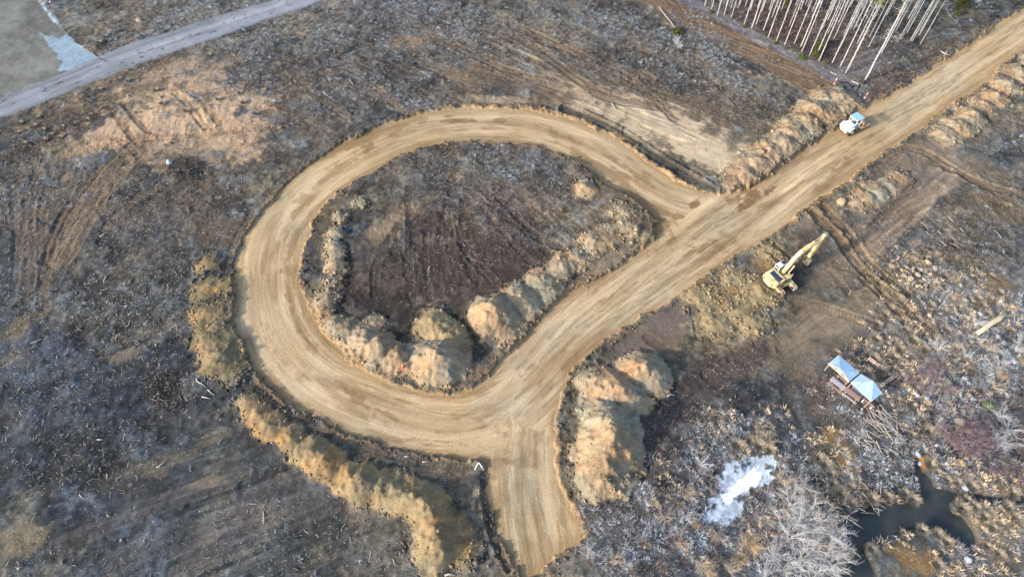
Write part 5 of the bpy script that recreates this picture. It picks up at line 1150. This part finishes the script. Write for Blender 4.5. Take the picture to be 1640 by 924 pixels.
# pale domed tussocks
def dome(seed):
    V, Fc, Cc = tufts_mesh(np.zeros(1), np.zeros(1), np.array([.55]), np.array([.5]), np.array([lin((176, 166, 148))]) * .6, 340, seed, .8, .018, z=np.zeros(1)); return np_mesh('grass_tussock', V, Fc, Cc)
domes = [dome(s) for s in (1, 2, 3)]
for d in domes: d.materials.append(attr_mat('dry_stalks'))
gps = [('pale dry tussock on the ground near the far gravel road', 'pale tussocks near the gravel road', [(32, 198), (43, 208), (55, 203), (70, 210), (82, 218), (98, 222), (28, 212), (60, 190), (72, 226), (101, 205), (140, 193), (145, 186), (160, 145), (205, 130), (250, 145), (262, 168), (350, 160), (370, 135), (385, 150), (300, 180), (390, 165), (335, 90), (170, 60), (160, 70), (40, 232)], .75, 1.1),
       ('straw tussock on the bank around the pond', 'straw tussocks on the pond banks', [(1360, 806), (1345, 792), (1334, 775), (1396, 800), (1420, 795), (1450, 790), (1470, 806), (1462, 800), (1515, 770), (1530, 772), (1548, 800), (1560, 812), (1575, 828), (1590, 845), (1600, 798), (1620, 790), (1612, 812), (1460, 842), (1475, 850), (1500, 856), (1515, 868), (1605, 800), (1580, 875), (1600, 890), (1485, 690), (1460, 697), (1530, 690), (1500, 905), (1394, 880), (1555, 780), (1488, 745), (1540, 815), (1568, 800), (1625, 830), (1330, 760), (1320, 745), (1310, 735), (1180, 715), (1200, 708), (1215, 716), (1230, 722), (1240, 735)], .9, 1.7),
       ('straw tussock in the scrub near the shelters and log', 'straw tussocks near the shelters', [(1402, 545), (1420, 552), (1440, 560), (1460, 548), (1432, 575), (1480, 560), (1450, 530), (1410, 595), (1400, 575), (1490, 490), (1515, 530), (1565, 480), (1572, 490), (1580, 505), (1588, 512), (1418, 505), (1405, 520), (1470, 510), (1340, 565), (1500, 545), (1620, 530), (1600, 470)], .8, 1.5)]
for lb, gpn, pts, s0, s1_ in gps:
    for p in pts:
        x, y, z = G(*p)
        if lab_at(np.array([x]), np.array([y]))[0] or pond_at(np.array([x]), np.array([y]))[0]: continue
        o = link_mesh('grass_tussock', rs.choice(domes)); o.location = (x, y, z); o.rotation_euler[2] = rs.uniform(0, 6.28); s = rs.uniform(s0, s1_); o.scale = (s, s, s * .9); tag(o, lb, 'grass tussock', gpn)
# green plants
def leafy(seed, R_, H_, n, col):
    r = np.random.default_rng(seed); a = r.uniform(0, 6.283, n); rr = R_ * r.random(n) ** .6; h = H_ * r.random(n) * (1 - .4 * rr / R_) + .05
    c = np.stack([np.cos(a) * rr, np.sin(a) * rr, h], 1); s = r.uniform(.05, .13, n) * (R_ / .7) ** .5
    d1_ = r.normal(size=(n, 3)); d1_ /= np.linalg.norm(d1_, axis=1)[:, None]; d2_ = np.cross(d1_, r.normal(size=(n, 3))); d2_ /= np.linalg.norm(d2_, axis=1)[:, None]
    V = np.stack([c - d1_ * s[:, None], c + d2_ * s[:, None] * .5, c + d1_ * s[:, None], c - d2_ * s[:, None] * .5], 1).reshape(-1, 3)
    Cc = np.repeat((np.array(col)[None] * r.uniform(.5, 1.4, (n, 1)))[:, None], 4, 1).reshape(-1, 3)
    me = np_mesh('leaves', V, np.arange(4 * n).reshape(-1, 4), Cc); me.materials.append(attr_mat('green_leaves', .7)); return me
greens = [(1283, 95, .7, .6, 'bright green low bush on the pale strip before the pines'), (1242, 70, .5, .35, 'yellow green plant between pine trunks and brown track'), (1193, 43, .5, .35, 'yellow green plant at the foot of the pines, mid edge'), (1139, 20, .6, .4, 'yellow green plant at the far end of the pale strip'), (1085, 52, 1.2, .7, 'green twigs at the tip of the long fallen pole'), (1256, 8, 1.0, 1.8, 'olive green young conifer behind the far pine trunks'), (1313, 78, 1.2, 2.4, 'olive green young conifer in the middle of the pine stand'), (1305, 92, .9, 1.4, 'shorter olive conifer touching the taller one in the stand'), (1284, 58, .5, .6, 'green seedling in the reddish undergrowth of the pines'), (1280, 80, .5, .5, 'green seedling at the edge of the pine stand'), (1540, 10, 1.3, 1.4, 'green young conifer on open ground beyond the pines'), (1583, 651, .8, .5, 'bright green plant alone in the frosted thicket'), (1534, 24, .7, 1.0, 'small green conifer below the larger one beyond the pines')]
for i, (px, py, R_, H_, lb) in enumerate(greens):
    x, y, z = G(px, py); R = empty('green_bush', (x, y, z), i, lb, 'bush'); me = leafy(900 + i, R_, H_, int(900 * R_ * R_ + 200), lin((96, 100, 58)) * .6 if i not in (0, 11) else lin((84, 112, 48)) * .7); link_mesh('leaves', me, R)
    m = MB(); m.tube([(0, 0, -.1), (0, 0, H_ * .8)], [.04, .015], 5); m.build('stem', gwood, R)

# ================================================================== PINES
bark = mat('bleached_bark', (146, 148, 153), .85, var=.14, scale=1.2, dirt=(110, 104, 102), dirt_amt=.3)
def pine_meshes(seed, Hh, r0):
    r = random.Random(seed); m = MB(); P = []; ox = oy = 0; bx, by = r.uniform(-.35, .35), r.uniform(-.35, .35)
    for k in range(10):
        t = k / 9; P.append((bx * t * t * 1.5 + r.uniform(-.04, .04) * (k > 0), by * t * t * 1.5 + r.uniform(-.04, .04) * (k > 0), -.3 + (Hh + .3) * t))
    m.tube(P, [r0 * (1.18 if k == 0 else 1) * (1 - .78 * (k / 9) ** 1.1) for k in range(10)], 9)
    tr = bpy.data.meshes.new('trunk'); m.bm.to_mesh(tr); m.bm.free(); tr.materials.append(bark); tr.polygons.foreach_set('use_smooth', [True] * len(tr.polygons))
    def at(h): t = (h + .3) / (Hh + .3) * 9; k = min(8, int(t)); f = t - k; return Vector(P[k]).lerp(Vector(P[k + 1]), f)
    m = MB()
    for k in range(46):
        h = Hh * (.30 + .45 * r.random() ** .7); a = r.uniform(0, 6.28); l = r.uniform(.3, 1.5); o = at(h); e = o + Vector((math.cos(a) * l, math.sin(a) * l, l * r.uniform(-.35, .2))); m.tube([o, o.lerp(e, .5) + Vector((0, 0, .06)), e], [.036, .026, .01], 4, cap=False)
    lm = bpy.data.meshes.new('dead_branches'); m.bm.to_mesh(lm); m.bm.free(); lm.materials.append(bark)
    # live crown: boughs with needle clusters
    rr = np.random.default_rng(seed); V = []; m = MB(); cs = []
    for k in range(60):
        h = Hh * (.70 + .30 * rr.random()); a = rr.uniform(0, 6.28); l = (2.1 * (1.04 - (h / Hh - .70) / .30 * .85)) * rr.uniform(.5, 1.1); o = at(min(h, Hh)); up = rr.uniform(0, .5)
        e = o + Vector((math.cos(a) * l, math.sin(a) * l, l * up)); m.tube([o, e], [.03, .01], 3, cap=False)
        for q in range(5): t = rr.uniform(.35, 1.05); c = o.lerp(e, t); cs.append((c.x + rr.normal(0, .12), c.y + rr.normal(0, .12), c.z + rr.normal(0, .1)))
    bo = bpy.data.meshes.new('boughs'); m.bm.to_mesh(bo); m.bm.free(); bo.materials.append(bark)
    cs = np.array(cs); n = len(cs); nb = 26
    d = rr.normal(size=(n, nb, 3)); d[..., 2] = np.abs(d[..., 2]) * .8; d /= np.linalg.norm(d, axis=2)[..., None]; L = rr.uniform(.14, .30, (n, nb, 1)); s_ = np.cross(d, rr.normal(size=(n, nb, 3))); s_ /= np.linalg.norm(s_, axis=2)[..., None]
    c = cs[:, None]; V = np.stack([c + s_ * .022, c - s_ * .022, c + d * L], 2).reshape(-1, 3); N_ = n * nb
    tone = rr.uniform(.6, 1.3, (n, nb, 1)) * rr.uniform(.75, 1.2, (n, 1, 1)); Cc = np.repeat((lin((132, 134, 62)) * .8 * tone).reshape(-1, 1, 3), 3, 1).reshape(-1, 3)
    cr_m = np_mesh('crown', V, np.arange(3 * N_).reshape(-1, 3), Cc); cr_m.materials.append(attr_mat('pine_needles', .7)); return tr, lm, bo, cr_m
PM = [pine_meshes(s, 21, r0) for s, r0 in ((1, .19), (2, .17), (3, .21), (4, .16))]
def pine(px, py, k, s, thick, label, group='tall bare trunked pines of the stand'):
    x, y, z = G(px, py); R = empty('pine_tree', (x, y, z), rs.uniform(0, 6.28), label, 'pine tree', group); R.scale = (thick * .60, thick * .60, s)
    tr, lm, bo, cm = PM[k]; t_ = link_mesh('trunk', tr, R); link_mesh('dead_branches', lm, t_); cw_ = link_mesh('crown', cm, R); link_mesh('bough', bo, cw_)
front = [(1129,9),(1140,14),(1149,24.5),(1160,23.5),(1171,29),(1192,39.5),(1204,45.5),(1211,40),(1223,48.5),(1230.5,59.5),(1243.5,65.5),(1256.5,73),(1272,70.5),(1282.5,76),(1283.5,85.5),(1296,90.5),(1308,88.5),(1311.5,98),(1333.5,100),(1346,106.5),(1354.5,117),(1359,111)]
words = ['first','second','third','fourth','fifth','sixth','seventh','eighth','ninth','tenth','eleventh','twelfth','thirteenth','fourteenth','fifteenth','sixteenth','seventeenth','eighteenth','nineteenth','twentieth','twenty-first','twenty-second']
for i, (px, py) in enumerate(front): pine(px, py, rs.randrange(4), rs.uniform(.9, 1.08), rs.uniform(.85, 1.15), words[i] + ' pale pine trunk from the left along the front edge of the stand')
pine(1385, 130, 2, 1.06, 1.5, 'thickest pale pine standing alone at the corner of the stand, black pipes below')
edge = [(1411, 87), (1427, 51), (1434, 51.5), (1446, 59), (1458.5, 65), (1474, 71), (1474, 50)]
el_ = ['thin short pine behind the thick corner pine', 'pale pine in the gap behind the fallen limbs', 'pale pine with slight lean behind the fallen limbs', 'pine third from the outer edge on the road side', 'pine second from the outer edge on the road side', 'outermost pine on the road side of the stand', 'pine just behind the outermost one on the road side']
for (px, py), lb in zip(edge, el_): pine(px, py, rs.randrange(4), rs.uniform(.88, 1.0), rs.uniform(.8, 1.0), lb)
inner = [(1390, 78), (1392, 61), (1342, 40), (1367, 48), (1382, 42), (1370, 45), (1326, 55), (1265, 40), (1290, 8), (1362, 48), (1350, 60), (1316, 48), (1300, 30), (1275, 25), (1236, 30), (1222, 15), (1250, 50), (1330, 20), (1355, 22), (1310, 12), (1375, 15), (1400, 30), (1420, 25), (1440, 22), (1455, 30), (1466, 14), (1202, 16), (1185, 8), (1240, 5), (1345, 78), (1334, 66), (1372, 72), (1395, 8), (1490, 12), (1412, 5), (1284, 42), (1170, 5), (1308, 62), (1325, 35), (1385, 25), (1430, 5)] + [(1140 + 340 * (k_ * .618 % 1), 2 + (8 + 62 * (k_ * .618 % 1)) * (k_ * .371 % 1)) for k_ in range(34)]
for px, py in inner: pine(px, py, rs.randrange(4), rs.uniform(.85, 1.05), rs.uniform(.7, .95), 'slim pale pine inside the stand, behind the front row')
